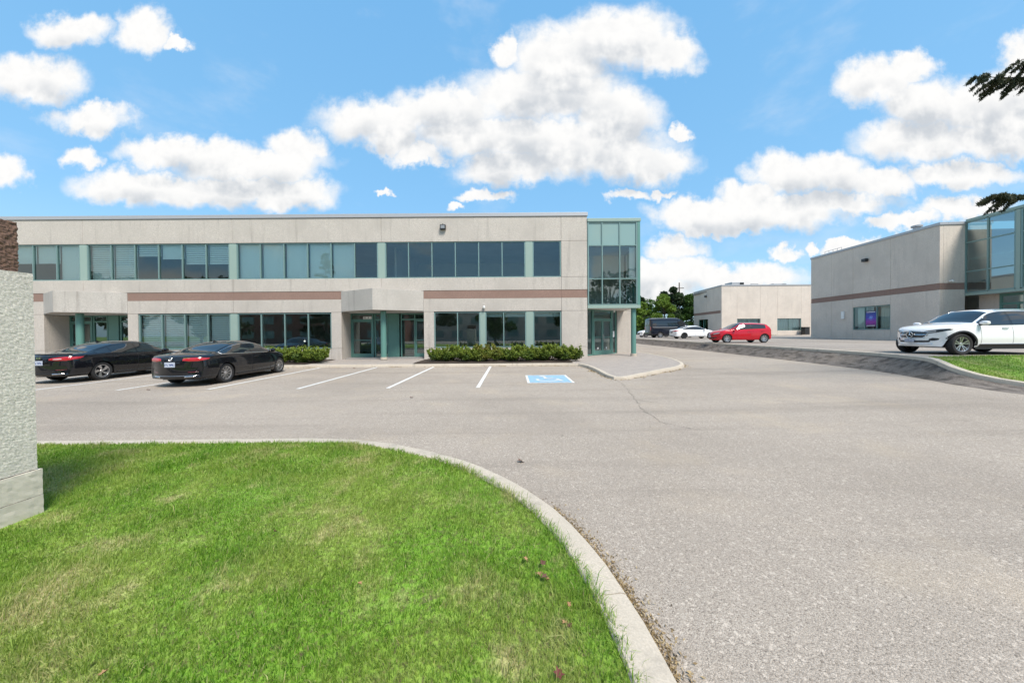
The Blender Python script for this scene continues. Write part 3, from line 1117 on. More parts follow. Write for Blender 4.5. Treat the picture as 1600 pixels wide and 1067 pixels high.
# flood light and small camera
fl_ = MB().box(-4.13, -3.80, -.20, -.02, 7.70, 7.98).build('flood_light', M['black_metal'], office, bevel=.02)
MB().box(-4.08, -3.85, -.206, -.201, 7.75, 7.93).build('lens', M['lamp_glass'], fl_)
MB().tube([(-3.965, 0, 7.95), (-3.965, -.12, 8.02), (-3.965, -.12, 7.95)], .03, 8).build('bracket', M['black_metal'], fl_)
cm = MB().lathe([(.001, -.09), (.06, -.085), (.075, -.03), (.075, .03), (.05, .06)], 16, c=(-1.62, -.1, 3.20)).build('security_camera', M['white_plastic'], office, smooth=True)
MB().tube([(-1.62, .0, 3.33), (-1.62, -.1, 3.35), (-1.62, -.1, 3.26)], .022, 8).build('bracket', M['white_plastic'], cm)
# stains run below the flood light
# ---- glazed corner tower
TX0, TX1, TY1 = 4.45, 7.50, 2.9
tower_top, tw = 8.12, .06
window(office, [4.45, 5.30, 6.33, 7.36], 3.26, tower_top, y=0.03, fr='mullion', w=.06, transoms=(4.80, 6.74),
       pane_mats=[['pane_dark'] * 3, ['pane'] * 3, ['spandrel'] * 3], name='tower_window')
MB().box(7.37, 7.52, -.03, .12, 3.10, tower_top).build('corner_post', M['teal'], office)
MB().box(4.44, 7.56, -.06, 2.9, tower_top + .003, tower_top + .19).build('tower_cap', M['teal_pale'], office, bevel=.01)
MB().box(4.44, 7.53, -.035, .12, 3.08, 3.255).build('tower_sill', M['teal_pale'], office)
MB().box(4.44, 7.52, .122, 2.9, 3.10, 3.2).build('tower_soffit', M['soffit'], office)
# right flank of the tower
win = MB()
ye = [.14, 1.05, 1.97, 2.88]
for y_ in ye:
    win.box(7.42, 7.52, y_ - .03, y_ + .03, 3.2, tower_top)
for z_ in (3.26, 4.8, 6.74, 8.08):
    for ya, yb_ in zip(ye, ye[1:]):
        win.box(7.42, 7.52, ya + .03, yb_ - .03, z_ - .03, z_ + .03)
win = win.build('tower_window', M['mullion'], office)
for zi, (za, zb) in enumerate(((3.29, 4.77), (4.83, 6.71), (6.77, 8.05))):
    for ya, yb_ in zip(ye, ye[1:]):
        MB().add([(7.48, ya + .03, za), (7.48, yb_ - .03, za), (7.48, yb_ - .03, zb), (7.48, ya + .03, zb)], [(0, 1, 2, 3)]).build('pane', M[('pane_dark', 'pane', 'spandrel')[zi]], win)
# interior of the tower: back wall, mid floor, a white blind in the right light
MB().box(4.46, 7.4, 2.5, 2.6, 3.25, 8.0).build('interior_wall', M['room'], office)
MB().box(4.46, 7.36, .1, 2.5, 6.70, 6.85).build('interior_floor', M['room'], office)
MB().box(6.95, 7.32, .2, .205, 4.86, 6.66).build('blind', M['blind'], office)
MB().box(4.46, 7.36, .14, 2.5, 4.72, 4.80).build('interior_floor', M['room'], office)
# flank of the main block
for ya, yb_ in zip([2.92, 9.9, 17, 24, 31], [9.9, 17, 24, 31, 39.6]):
    MB().box(8.05, 8.32, ya + .006, yb_ - .006, 0.05, 8.25).build('wall_panel', M['concrete'], office, bevel=.01)
MB().box(7.9, 8.36, 2.88, 39.7, 8.254, 8.42).build('parapet_flashing', M['flash'], office)
MB().box(7.06, 8.045, 2.92, 3.17, 0.05, 3.09).build('wall_panel', M['concrete'], office, bevel=.01)
MB().box(7.54, 8.045, 2.92, 3.17, 3.102, 8.25).build('wall_panel', M['concrete'], office, bevel=.01)
MB().box(4.18, 4.42, .252, 2.9, 0.05, 8.0).build('recess_wall', M['concrete'], office)
# slanted entrance below the tower
ent = empty('tower_entrance', (4.50, 0.85, 0), math.atan2(2.0, 2.45), office)
EL = math.hypot(2.0, 2.45)
m_ = MB()
dz0, dz1 = .25, 3.09
for x in (.04, .62, .72, 2.62, 2.72, EL - .04):
    m_.box(x - .035, x + .035, -.05, .05, dz0, dz1)
for xa, xb in ((.075, .585), (.755, 2.585), (2.755, EL - .075)):
    m_.box(xa, xb, -.045, .045, dz1 - .08, dz1)
    m_.box(xa, xb, -.045, .045, dz0, dz0 + .07)
m_.box(.755, 2.585, -.045, .045, 2.48, 2.56)
m_.build('entrance_frame', M['teal'], ent)
for xa, xb, za, zb in ((.075, .585, dz0 + .07, dz1 - .08), (2.755, EL - .075, dz0 + .07, dz1 - .08), (.755, 2.585, 2.56, dz1 - .08)):
    MB().add([(xa, 0, za), (xb, 0, za), (xb, 0, zb), (xa, 0, zb)], [(0, 1, 2, 3)]).build('pane', M['pane_dark'], ent)
door_leaf(ent, .76, 1.665, 0, dz0 + .075, 2.475, 'l')
door_leaf(ent, 1.675, 2.58, 0, dz0 + .075, 2.475, 'r')
MB().box(2.79, 2.98, -.012, -.006, 1.35, 1.75).build('paper_notice', M['white_plastic'], ent)
for x in (1.2, 2.1):
    MB().box(x - .07, x + .07, -.012, -.006, .62, .72).build('paper_notice', M['white_plastic'], ent)
MB().box(4.2, 8.0, 3.4, 5.5, .2, 3.1).build('interior_wall', M['room'], office)
col = MB().lathe([(.145, .40), (.145, 3.10)], 28, c=(7.22, .28, 0)).build('column', M['teal'], office, smooth=True)
MB().lathe([(.002, .2), (.18, .2), (.18, .40), (.145, .405)], 28, c=(7.22, .28, 0)).build('column_base', M['kerb'], col, smooth=True)
cm = MB().lathe([(.001, -.07), (.045, -.06), (.055, 0), (.055, .06)], 14, c=(6.5, 1.7, 3.0)).build('security_camera', M['white_plastic'], office, smooth=True)

# ------------------------------------------------------------------ neighbour building, near
nb = empty('corner_building', (31.3, 25.0, lot(25)), math.atan2(11.8, 0.9))
tag(nb, 'pale concrete building with brown stripe, poster window and glazed corner at the right', 'building')
NT_, NC = 8.66, 8.46
us = [0, 3.5, 6.9, 9.2, 11.8]
for a, b_ in zip(us, us[1:]):
    panel(nb, a, b_, 4.23, NC, -.25, 0, mat='concrete_lot')
    MB().box(a + .004, b_ - .004, -.24, -.018, 3.764, 4.226).build('brown_stripe', M['stripe'], nb)
    if a == 3.5:
        panel(nb, a, b_, 2.97, 3.76, -.25, 0, mat='concrete_lot')
        panel(nb, a, b_, -.1, .88, -.25, 0, mat='concrete_lot')
    else:
        panel(nb, a, b_, -.1, 3.76, -.25, 0, mat='concrete_lot')
# end face towards the camera
for z0_, z1_ in ((4.23, NC), (-.1, 3.76)):
    MB().box(0.006, .25, -1.70, -.256, z0_ + .006, z1_ - .006).build('wall_panel', M['concrete_lot'], nb, bevel=.01)
MB().box(.018, .24, -1.70, -.256, 3.764, 4.226).build('brown_stripe', M['stripe'], nb)
MB().box(-.05, 11.85, -.5, .05, NC + .003, NT_).build('parapet_flashing', M['flash'], nb, bevel=.01)
MB().box(-.05, .4, -1.72, -.504, NC + .003, NT_).build('parapet_flashing', M['flash'], nb, bevel=.01)
MB().box(.3, 11.6, -28, -.26, 8.0, 8.15).build('roof', M['roof'], nb)
MB().box(11.55, 11.8, -28, -.26, 0, 8.4).build('rear_wall', M['concrete_lot'], nb)
MB().box(.5, 11.4, -6, -5.9, -.1, 8).build('interior_wall', M['room'], nb)
# window with three lights: curtain, poster, curtain
nw = MB()
for x in (3.56, 4.70, 5.80, 6.88):
    nw.box(x - .03, x + .03, -.17, -.05, .90, 2.95)
for a, b_ in ((3.59, 4.67), (4.73, 5.77), (5.83, 6.85)):
    nw.box(a, b_, -.16, -.06, .90, .96)
    nw.box(a, b_, -.16, -.06, 2.89, 2.95)
nw = nw.build('window', M['mullion'], nb)
for a, b_ in ((3.59, 4.67), (4.73, 5.77), (5.83, 6.85)):
    MB().add([(b_, -.1, .96), (a, -.1, .96), (a, -.1, 2.89), (b_, -.1, 2.89)], [(0, 1, 2, 3)]).build('pane', M['pane'], nw)


def curtain(x0, x1, z0, z1, y, mat, parent, amp=.04, fold=.14):
    n = int((x1 - x0) / .02)
    m_ = MB()
    m_.grid([[(x0 + (x1 - x0) * i / n, y + amp * math.sin(2 * math.pi * (x0 + (x1 - x0) * i / n) / fold) + .02 * math.sin(i * .37), z) for i in range(n + 1)] for z in (z0, z1)])
    return m_.build('curtain', mat, parent, smooth=True)


curt = simple('pale_curtain', (0.60, 0.66, 0.64), 0.85)
curtain(3.62, 4.64, .93, 2.9, -.36, curt, nw)
curtain(5.86, 6.82, .93, 2.9, -.36, curt, nw)


def mat_poster():
    m, t, b, P = new_mat('poster_print')
    tc = t.node('ShaderNodeTexCoord')
    g = tc.outputs['Generated']
    x, y, z = t.sep(g)
    c = t.ramp(z, [(0.0, (0.015, 0.01, 0.06)), (0.28, (0.28, 0.02, 0.30)), (0.55, (0.05, 0.05, 0.42)), (0.8, (0.02, 0.06, 0.32)), (1.0, (0.01, 0.01, 0.07))])
    d = t.vm('LENGTH', t.vm('MULTIPLY', t.vm('SUBTRACT', g, (0.5, 0.5, 0.56)), (1.5, 0, 2.2)))
    glow = t.smooth(d, 0.42, 0.0)
    n = t.noise(g, 9, 4, 0.6)
    c = t.mix(t.math('MULTIPLY', glow, t.smooth(n, 0.35, 0.6)), c, (0.25, 0.55, 0.95))
    c = t.mix(t.smooth(t.noise(g, 17, 3, 0.6), 0.58, 0.66), c, (0.55, 0.12, 0.55))
    t.l.new(c, b.inputs['Base Color'])
    b.inputs['Roughness'].default_value = 0.35
    return m


po = MB().box(4.78, 5.73, -.085, -.078, 1.15, 2.55).build('poster', mat_poster(), nw)
for z_ in (1.22, 2.42):
    MB().box(4.86, 5.65, -.0765, -.0745, z_, z_ + .05).build('poster_band', M['white_plastic'], po)
# wall box, flood light, camera, roof vent
MB().box(7.72, 8.02, .0, .12, 1.95, 2.65).build('wall_box', M['white_plastic'], nb, bevel=.015)
fl2 = MB().box(5.35, 5.75, .05, .32, 6.95, 7.22).build('flood_light', M['black_metal'], nb, bevel=.03)
MB().tube([(5.55, 0, 7.1), (5.55, .15, 7.2)], .04, 8).build('bracket', M['black_metal'], fl2)
MB().tube([(-.02, -.62, 4.35), (-.2, -.62, 4.38), (-.28, -.62, 4.33)], .055, 10).build('security_camera', M['white_plastic'], nb, smooth=True)
vt = MB().lathe([(.22, 8.1), (.22, 9.25), (.34, 9.3), (.34, 9.42), (.001, 9.5)], 18, c=(3.4, -1.9, 0)).build('roof_vent', M['flash'], nb, smooth=True)
rl = MB()
for k in range(5):
    rl.tube([(9.3 + k * .5, -1.0, 8.1), (9.3 + k * .5, -1.0, 9.15)], .02, 6)
rl.tube([(9.3, -1.0, 9.15), (11.3, -1.0, 9.15)], .02, 6)
rl.build('roof_rail', M['flash'], nb)
# glazed corner, projecting towards the camera
gx = [0.0, -1.25, -2.62]
gz_ = [3.50, 5.0, 7.1, 8.55]
gy = -1.72


def glass_wall(root, xs_, zs_, y, mats):
    m_ = MB()
    for i, x in enumerate(xs_):
        m_.box(x - .045, x + .045, y - .08, y + .05, zs_[0], zs_[-1])
    for z in zs_:
        for a, b_ in zip(xs_, xs_[1:]):
            m_.box(min(a, b_) + .046, max(a, b_) - .046, y - .07, y + .042, z - .045, z + .045)
    w_ = m_.build('tower_window', M['mullion'], root)
    for i, (a, b_) in enumerate(zip(xs_, xs_[1:])):
        for j, (za, zb) in enumerate(zip(zs_, zs_[1:])):
            MB().add([(a, y, za), (b_, y, za), (b_, y, zb), (a, y, zb)], [(0, 1, 2, 3)]).build('pane', M[mats[j]], w_)
    return w_


glass_wall(nb, gx, gz_, gy, ['pane_sky', 'pane_sky', 'pane_sky'])
MB().box(-2.87, -2.67, gy - .1, gy + .07, 3.3, 8.56).build('corner_post', M['teal_pale'], nb)
glass_wall(nb, [-2.92, -4.4, -5.8, -7.2], gz_, gy, ['pane_sky', 'pane_sky', 'pane_sky'])
MB().box(-7.4, -.06, gy - 6, gy + .08, 8.6, 8.78).build('tower_cap', M['teal_pale'], nb)
MB().box(-7.3, -.01, gy - .12, gy + .06, 3.28, 3.45).build('tower_sill', M['teal_pale'], nb)
MB().box(-7.3, -.01, gy - 6, gy - .13, 3.30, 3.4).build('tower_soffit', M['soffit'], nb)
MB().box(-7.25, -.1, gy - 4, gy - 3.9, 3.4, 8.5).build('interior_wall', M['room'], nb)
MB().box(-7.25, -.1, gy - 3.9, gy - .1, 5.9, 6.0).build('interior_floor', M['room'], nb)
MB().box(-7.3, -.1, gy - 6, gy - 5.9, 0, 8.5).build('interior_wall', M['room'], nb)
MB().box(-1.1, .0, gy - 1.0, gy - .9, -.1, 3.28).build('wall_panel', M['concrete_lot'], nb)
MB().box(-7.2, -3.2, gy - 1.0, gy - .95, -.1, 3.28).build('tower_lower_window', M['pane_dark'], nb)
door = MB()
for x in (-1.16, -2.9):
    door.box(x - .06, x + .06, gy - 1.0, gy - .9, -.1, 3.28)
door.box(-2.84, -1.22, gy - 1.0, gy - .9, 2.5, 2.66)
door.box(-2.84, -1.22, gy - 1.0, gy - .9, 3.1, 3.28)
door.box(-2.06, -1.98, gy - 1.0, gy - .9, -.1, 2.5)
door = door.build('door', M['teal'], nb)
MB().add([(-2.84, gy - .95, -.1), (-1.22, gy - .95, -.1), (-1.22, gy - .95, 3.1), (-2.84, gy - .95, 3.1)], [(0, 1, 2, 3)]).build('pane', M['pane_dark'], door)
MB().lathe([(.2, -.05), (.2, 3.28)], 24, c=(-3.0, gy - .3, 0)).build('column', M['teal_pale'], nb, smooth=True)

# ------------------------------------------------------------------ neighbour building, far
fb = empty('rear_building', (35.0, 57.0, lot(57)))
tag(fb, 'low pale concrete building with two teal windows behind the red car', 'building')
HT = 8.42
fx = [0, 2.6, 6.5, 9.3, 13.3, 18, 24]
for a, b_ in zip(fx, fx[1:]):
    if a in (2.6, 9.3):
        panel(fb, a, b_, 2.75, HT - .2, mat='concrete_lot')
        panel(fb, a, b_, -.1, .75, mat='concrete_lot')
        m_ = window(fb, [a + .02, (a + b_) / 2, b_ - .02], .75, 2.75, pane='pane')
        curtain(a + .1, b_ - .1, .8, 2.7, .35, curt, m_, .05, .3)
    else:
        panel(fb, a, b_, -.1, HT - .2, mat='concrete_lot')
sd_ = empty('flank_wall', (0, 0, 0), math.atan2(10, .8), fb)
for a, b_ in ((0.26, 5.2), (5.2, 10.3)):
    panel(sd_, a, b_, 4.2, HT - .2, -.25, 0, mat='concrete_lot')
    MB().box(a + .004, b_ - .004, -.24, -.018, 3.75, 4.196).build('brown_stripe', M['stripe'], sd_)
panel(sd_, .26, 4.6, -.1, 3.746, -.25, 0, mat='concrete_lot')
panel(sd_, 8.2, 10.3, -.1, 3.746, -.25, 0, mat='concrete_lot')
panel(sd_, 4.6, 8.2, 2.9, 3.746, -.25, 0, mat='concrete_lot')
dr = MB().box(4.65, 8.15, -.16, -.08, -.05, 2.88).build('entrance_glazing', M['pane_dark'], sd_)
for x in (4.65, 6.4, 8.1):
    MB().box(x - .06, x + .06, -.2, -.05, -.05, 2.88).build('mullion', M['teal'], dr)
MB().box(4, 8.5, -1.6, -1.5, 0, 3).build('interior_wall', M['room'], sd_)
MB().box(5.0, 5.4, .0, .3, 6.9, 7.2).build('flood_light', M['black_metal'], sd_)
MB().box(0, 24, -.06, .3, HT - .196, HT).build('parapet_flashing', M['flash'], fb)
MB().box(.3, 10.35, -.3, .06, HT - .196, HT).build('parapet_flashing', M['flash'], sd_)
MB().box(.4, 24, .31, 10, HT - .6, HT - .45).build('roof', M['roof'], fb)
MB().box(.4, 24, 3, 3.1, 0, HT - .6).build('interior_wall', M['room'], fb)
for x0, x1, h in ((3.0, 5.1, .75), (10.2, 12.4, .45)):
    u_ = MB().box(x0, x1, 2.0, 4.0, HT - .44, HT + h).build('roof_unit', M['flash'], fb, bevel=.05)
    MB().box(x1 - .7, x1 - .05, 1.93, 1.995, HT, HT + h - .1).build('roof_unit_grille', M['black_metal'], u_)
MB().tube([(6.3, 2, HT - .4), (6.3, 2, HT + .4), (7.5, 2, HT + .4), (7.5, 2, HT - .4)], .07, 8).build('roof_pipe', M['flash'], fb)

# waste bin and post by the far building
bn = empty('waste_bin', (48.3, 56.2, lot(56)))
tag(bn, 'dark waste bin against the wall between the two far buildings', 'bin')
MB().prism([(-.4, -.4), (.4, -.4), (.42, .4), (-.42, .4)], .05, 1.2).build('bin_body', M['black_metal'], bn, bevel=.03)
MB().prism([(-.45, -.45), (.45, -.45), (.45, .45), (-.45, .45)], 1.205, 1.3).build('bin_lid', M['black_metal'], bn, bevel=.03)
yl = simple('yellow_paint', (0.62, 0.52, 0.10), 0.5)
hy = empty('yellow_hydrant', (47.9, 53.8, lot(54)))
tag(hy, 'small yellow hydrant standing before the far building', 'hydrant')
MB().lathe([(.14, 0), (.14, .08), (.1, .09), (.1, .75), (.13, .78), (.1, .9), (.001, 1.0)], 16).build('barrel', yl, hy, smooth=True)
MB().tube([(-.22, 0, .6), (.22, 0, .6)], .06, 10).build('outlet', yl, hy, smooth=True)

# ------------------------------------------------------------------ monument pillar at the left edge
pil = empty('monument_pillar', (-4.55, 2.48, 0.1))
tag(pil, 'tall rough white concrete sign pillar with brown stone top on the lawn', 'pillar')


def rough_block(name, hx, hy, z0, z1, amp, step, mat, seed):
    bm = bmesh.new()
    bmesh.ops.create_cube(bm, size=1)
    for v in bm.verts:
        v.co = Vector((v.co.x * 2 * hx, v.co.y * 2 * hy, z0 + (v.co.z + .5) * (z1 - z0)))
    n = int(max(hx, hy) * 2 / step)
    bmesh.ops.subdivide_edges(bm, edges=[e for e in bm.edges if abs(e.verts[0].co.z - e.verts[1].co.z) < 1e-6], cuts=n, use_grid_fill=True)
    bmesh.ops.subdivide_edges(bm, edges=[e for e in bm.edges if abs(e.verts[0].co.z - e.verts[1].co.z) > 1e-6], cuts=int((z1 - z0) / step), use_grid_fill=True)
    bm.normal_update()
    nrm = {v.index: v.normal.copy() for v in bm.verts}
    bm.verts.index_update()
    for v in bm.verts:
        p = v.co
        d = mnoise.noise(p * 62 + Vector((seed, 0, 0))) * .55 + mnoise.noise(p * 27 + Vector((0, seed, 0))) * .35 + mnoise.noise(p * 3) * .35
        v.co = p + v.normal * d * amp
    me = bpy.data.meshes.new(name)
    bm.to_mesh(me)
    bm.free()
    me.materials.append(mat)
    o = bpy.data.objects.new(name, me)
    COL.objects.link(o)
    o.parent = pil
    return o


M['stucco'] = mat_concrete('rough_white_aggregate', (0.66, 0.615, 0.545), 90, 0.5, 0.9)
M['brownstone'] = mat_concrete('brown_exposed_aggregate', (0.17, 0.105, 0.08), 70, 0.15, 1.0)
M['base'] = mat_concrete('pale_limestone', (0.66, 0.60, 0.51), 25, 0.8, 0.3)
rough_block('shaft', .45, .45, .415, 2.09, .0042, .011, M['stucco'], 1)
rough_block('stone_top', .44, .37, 2.092, 2.50, .016, .011, M['brownstone'], 5)
rough_block('base_block', .462, .472, .19, .408, .006, .03, M['base'], 3)
rough_block('base_block', .464, .474, -.06, .184, .006, .03, M['base'], 8)

# ------------------------------------------------------------------ vegetation
def leaf_mesh(name, C, size, mat, asp=1.6, droop=0.0, tone=None):
    """C (n,3) centres -> one kite-shaped leaf each"""
    n = len(C)
    a = rng.normal(size=(n, 3))
    a[:, 2] -= droop
    a /= np.linalg.norm(a, axis=1)[:, None]
    h = rng.normal(size=(n, 3))
    b_ = np.cross(a, h)
    b_ /= np.linalg.norm(b_, axis=1)[:, None]
    c_ = np.cross(a, b_)
    s = size * rng.uniform(.6, 1.35, n)[:, None]
    V = np.stack([C - a * s * asp / 2, C + b_ * s / 2 + c_ * s * .12, C + a * s * asp / 2, C - b_ * s / 2 + c_ * s * .12], 1)
    me = bpy.data.meshes.new(name)
    me.vertices.add(n * 4)
    me.vertices.foreach_set('co', V.reshape(-1))
    me.loops.add(n * 4)
    me.loops.foreach_set('vertex_index', np.arange(n * 4, dtype=np.int32))
    me.polygons.add(n)
    me.polygons.foreach_set('loop_start', np.arange(n, dtype=np.int32) * 4)
    me.update(calc_edges=True)
    at = me.attributes.new('rnd', 'FLOAT', 'POINT')
    rv = rng.uniform(0, 1, n) if tone is None else np.clip(tone + rng.normal(0, .16, n), 0, 1)
    at.data.foreach_set('value', np.repeat(rv, 4).astype(np.float32))
    me.materials.append(mat)
    return me


def link_mesh(name, me, parent):
    o = bpy.data.objects.new(name, me)
    COL.objects.link(o)
    o.parent = parent
    return o


M['bark'] = simple('bark', (0.085, 0.065, 0.05), 0.95, var=0.4, scale=20, bump=0.8)
LEAF = {
    'bright': mat_leaf('bright_leaves', [(0.06, 0.11, 0.018), (0.12, 0.20, 0.025), (0.20, 0.29, 0.045)]),
    'mid': mat_leaf('mid_leaves', [(0.025, 0.06, 0.014), (0.05, 0.11, 0.02), (0.09, 0.16, 0.03)]),
    'dark': mat_leaf('dark_leaves', [(0.018, 0.035, 0.014), (0.032, 0.06, 0.02), (0.06, 0.085, 0.03)], .25),
    'shrub': mat_leaf('shrub_leaves', [(0.035, 0.065, 0.012), (0.11, 0.17, 0.022), (0.26, 0.32, 0.05)], .3),
    'shrub_gold': mat_leaf('shrub_gold_leaves', [(0.05, 0.08, 0.014), (0.15, 0.19, 0.025), (0.26, 0.23, 0.05)], .3),
    'needle': mat_leaf('spruce_needles', [(0.03, 0.04, 0.022), (0.05, 0.065, 0.032), (0.09, 0.09, 0.05)], .2),
}


def tree(name, loc, h, crown_r, leaf, n_leaf, leaf_size, label, group, seed, crown_base=.28):
    r = np.random.default_rng(seed)
    t_ = empty(name, loc)
    tag(t_, label, 'tree', group)
    tr = MB()
    tr.tube([(0, 0, -.4), (.05, .02, h * .2), (.0, .1, h * .5), (.1, 0, h * .85)], [h * .022, h * .018, h * .011, h * .003], 8)
    cl = []
    for k in range(int(16 + h)):
        u = r.uniform(crown_base, .97)
        prof = math.sin(math.pi * min(1, max(0, (u - crown_base + .12) / (1.05 - crown_base + .12)))) ** .7
        a = r.uniform(0, 2 * math.pi)
        d = crown_r * prof * r.uniform(.25, .95)
        c = np.array([d * math.cos(a), d * math.sin(a), h * u])
        cl.append((c, crown_r * r.uniform(.20, .38)))
        tr.tube([(0, 0, h * u * .62), (c[0] * .5, c[1] * .5, h * u * .85), tuple(c)], [h * .007, h * .004, .01], 5)
    tr.build('trunk', M['bark'], t_, smooth=True)
    pts, tone = [], []
    for c, rad in cl:
        m = int(n_leaf / len(cl))
        d = r.normal(size=(m, 3))
        d /= np.linalg.norm(d, axis=1)[:, None]
        q = c + d * (rad * r.uniform(.35, 1.08, m) ** .6)[:, None] * np.array([1, 1, .8])
        pts.append(q)
        tone.append(np.full(m, r.uniform(.2, .8)))
    me = leaf_mesh('crown', np.concatenate(pts), leaf_size, LEAF[leaf], 1.4, .2, np.concatenate(tone))
    link_mesh('crown', me, t_)
    return t_


def conifer(name, loc, h, reach, n_br, label, seed, group=None, special=(), leafsize=.10, per=260, zlow=.08):
    r = np.random.default_rng(seed)
    t_ = empty(name, loc)
    tag(t_, label, 'tree', group)
    tr = MB()
    tr.tube([(0, 0, -.3), (0, 0, h * .5), (0, 0, h)], [h * .02, h * .012, .02], 8)
    pts, tone = [], []
    brs = [(r.uniform(zlow, .97), r.uniform(0, 2 * math.pi), None) for _ in range(n_br)] + list(special)
    for u, a, L in brs:
        if L is None:
            L = reach * (1 - u) ** .8 * r.uniform(.75, 1.0) + .15
        z0 = h * u
        dx, dy = math.cos(a), math.sin(a)
        P = [(dx * L * s, dy * L * s, z0 - L * (.26 * s - .16 * s * s)) for s in np.linspace(0, 1, 7)]
        tr.tube(P, list(np.linspace(.008 * L + .010, .006, 7)), 5)
        if (u, a, L) in special:                       # a long bough: separate drooping twigs with needles along them
            for _ in range(int(13 * L)):
                sb = r.uniform(.45, 1) ** .8
                b0 = np.array([dx * L * sb, dy * L * sb, z0 - L * (.26 * sb - .16 * sb * sb)])
                ta = a + r.choice([-1, 1]) * r.uniform(.2, 1.1)
                tl = r.uniform(.18, .50)
                tip = b0 + np.array([math.cos(ta) * tl * .75, math.sin(ta) * tl * .75, -tl * r.uniform(.25, .8)])
                midp = (b0 + tip) / 2 + np.array([0, 0, tl * .12])
                tr.tube([tuple(b0), tuple(midp), tuple(tip)], [.007, .005, .003], 4)
                mm = int(150 * tl / .4)
                w = r.uniform(0.15, 1, mm)[:, None]
                cur = (1 - w) ** 2 * b0 + 2 * w * (1 - w) * midp + w ** 2 * tip
                pts.append(cur + r.normal(0, .016, (mm, 3)))
                tone.append(np.full(mm, r.uniform(.2, .9)))
            continue
        m = int(per * (L / reach + .15))
        s = r.uniform(.12, 1, m) ** .8
        side = r.normal(0, .085 * L + .03, m) * (1.15 - s)
        hang = r.gamma(1.2, .03 + .018 * L, m)
        q = np.stack([dx * L * s - dy * side, dy * L * s + dx * side, z0 - L * (.26 * s - .16 * s * s) - hang + .03], 1)
        pts.append(q)
        tone.append(np.full(m, r.uniform(.2, .8)))
    tr.build('trunk', M['bark'], t_, smooth=True)
    me = leaf_mesh('needles', np.concatenate(pts), leafsize, LEAF['needle'], 5.0, 1.6, np.concatenate(tone))
    link_mesh('crown', me, t_)
    return t_


# far trees between the buildings
tree('maple_tree', (29.5, 66, .9), 7.6, 2.9, 'bright', 9000, .26, 'bright yellow-green leafy tree behind the black van', 'trees behind the parked cars', 3, .1)
tree('maple_tree', (27.0, 72, .9), 6.8, 3.0, 'bright', 6000, .30, 'pale green tree at the edge of the glazed tower, left of the van', 'trees behind the parked cars', 4, .1)
tree('oak_tree', (36.5, 78, .9), 10.6, 4.0, 'dark', 9000, .30, 'tall dark tree around the utility pole', 'trees behind the parked cars', 5, .1)
tree('oak_tree', (40.0, 76, .9), 8.8, 3.6, 'mid', 9000, .30, 'deep green tree touching the far building wall', 'trees behind the parked cars', 6, .06)
tree('oak_tree', (31.5, 84, .9), 9.2, 3.8, 'dark', 7000, .34, 'dark round tree behind the bright green tree', 'trees behind the parked cars', 8, .05)
tree('oak_tree', (26.0, 90, .9), 8.0, 4.2, 'dark', 5000, .36, 'dark distant tree just right of the glazed tower', 'trees behind the parked cars', 9, .02)
tree('oak_tree', (37.0, 95, .9), 9.0, 5.0, 'mid', 6000, .4, 'farthest green tree low behind the van roof', 'trees behind the parked cars', 10, .0)
# utility pole
up = empty('utility_pole', (40.2, 82, .9))
tag(up, 'wooden utility pole with crossarm rising above the trees', 'pole')
MB().tube([(0, 0, 0), (0, 0, 12.6)], [.17, .12], 10).build('pole', M['bark'], up, smooth=True)
MB().box(-1.1, 1.1, -.06, .06, 11.2, 11.35).build('crossarm', M['bark'], up)
for x in (-1, .95):
    MB().lathe([(.06, 11.35), (.09, 11.5), (.05, 11.65)], 10, c=(x, 0, 0)).build('insulator', M['white_plastic'], up)

# spruce whose branch tips reach in at the right
conifer('spruce_tree', (15.6, 8.2, .2), 11.5, 2.7, 40, 'dark drooping conifer whose branch tips enter at the upper right edge', 21,
        special=((.685, R(181), 4.6), (.70, R(184), 3.8), (.44, R(181), 4.1)), leafsize=.018, per=1500, zlow=.30)

# across the street, behind the viewer: what the windows mirror
conifer('spruce_tree', (-29.5, -14, 0), 15.0, 4.2, 90, 'tall spruce across the road, mirrored in the upper windows', 31, leafsize=.09, per=700)
bt = [(-64, -15, 12.5, 4.5, 'dark'), (-52, -17, 11.0, 4.0, 'mid'), (-46, -15, 11.5, 4.0, 'dark'), (-13, -16, 9.3, 3.6, 'dark'), (-3, -20, 8.8, 3.8, 'mid'), (10, -17, 10.2, 4.3, 'dark'), (17, -18, 11.5, 5.0, 'dark'), (24, -17, 11.0, 4.8, 'mid'), (34, -20, 10.0, 4.5, 'dark')]
nm = ['leftmost', 'second', 'third', 'fourth', 'fifth', 'sixth', 'seventh', 'eighth', 'ninth']
for i, (x, y, h, r_, l_) in enumerate(bt):
    tree('street_tree', (x, y, 0), h, r_, l_, 2600, .42, f'{nm[i]} leafy street tree mirrored in the office windows, counted from the left', 'trees across the street', 40 + i, .16)
brick = empty('brick_building', (-46, -30, 0))
tag(brick, 'low red brick building across the street, mirrored in the ground floor windows', 'building')


def mat_brick():
    m, t, b, P = new_mat('red_brick')
    br = t.node('ShaderNodeTexBrick')
    x, y, z = t.sep(P)
    t.l.new(t.comb(x, z, 0.0), br.inputs['Vector'])
    br.inputs['Scale'].default_value = 1
    br.inputs['Brick Width'].default_value = .22
    br.inputs['Row Height'].default_value = .075
    br.inputs['Mortar Size'].default_value = .008
    br.inputs['Color1'].default_value = (0.26, 0.085, 0.055, 1)
    br.inputs['Color2'].default_value = (0.20, 0.065, 0.045, 1)
    br.inputs['Mortar'].default_value = (0.3, 0.27, 0.24, 1)
    t.l.new(br.outputs[0], b.inputs['Base Color'])
    b.inputs['Roughness'].default_value = .9
    return m


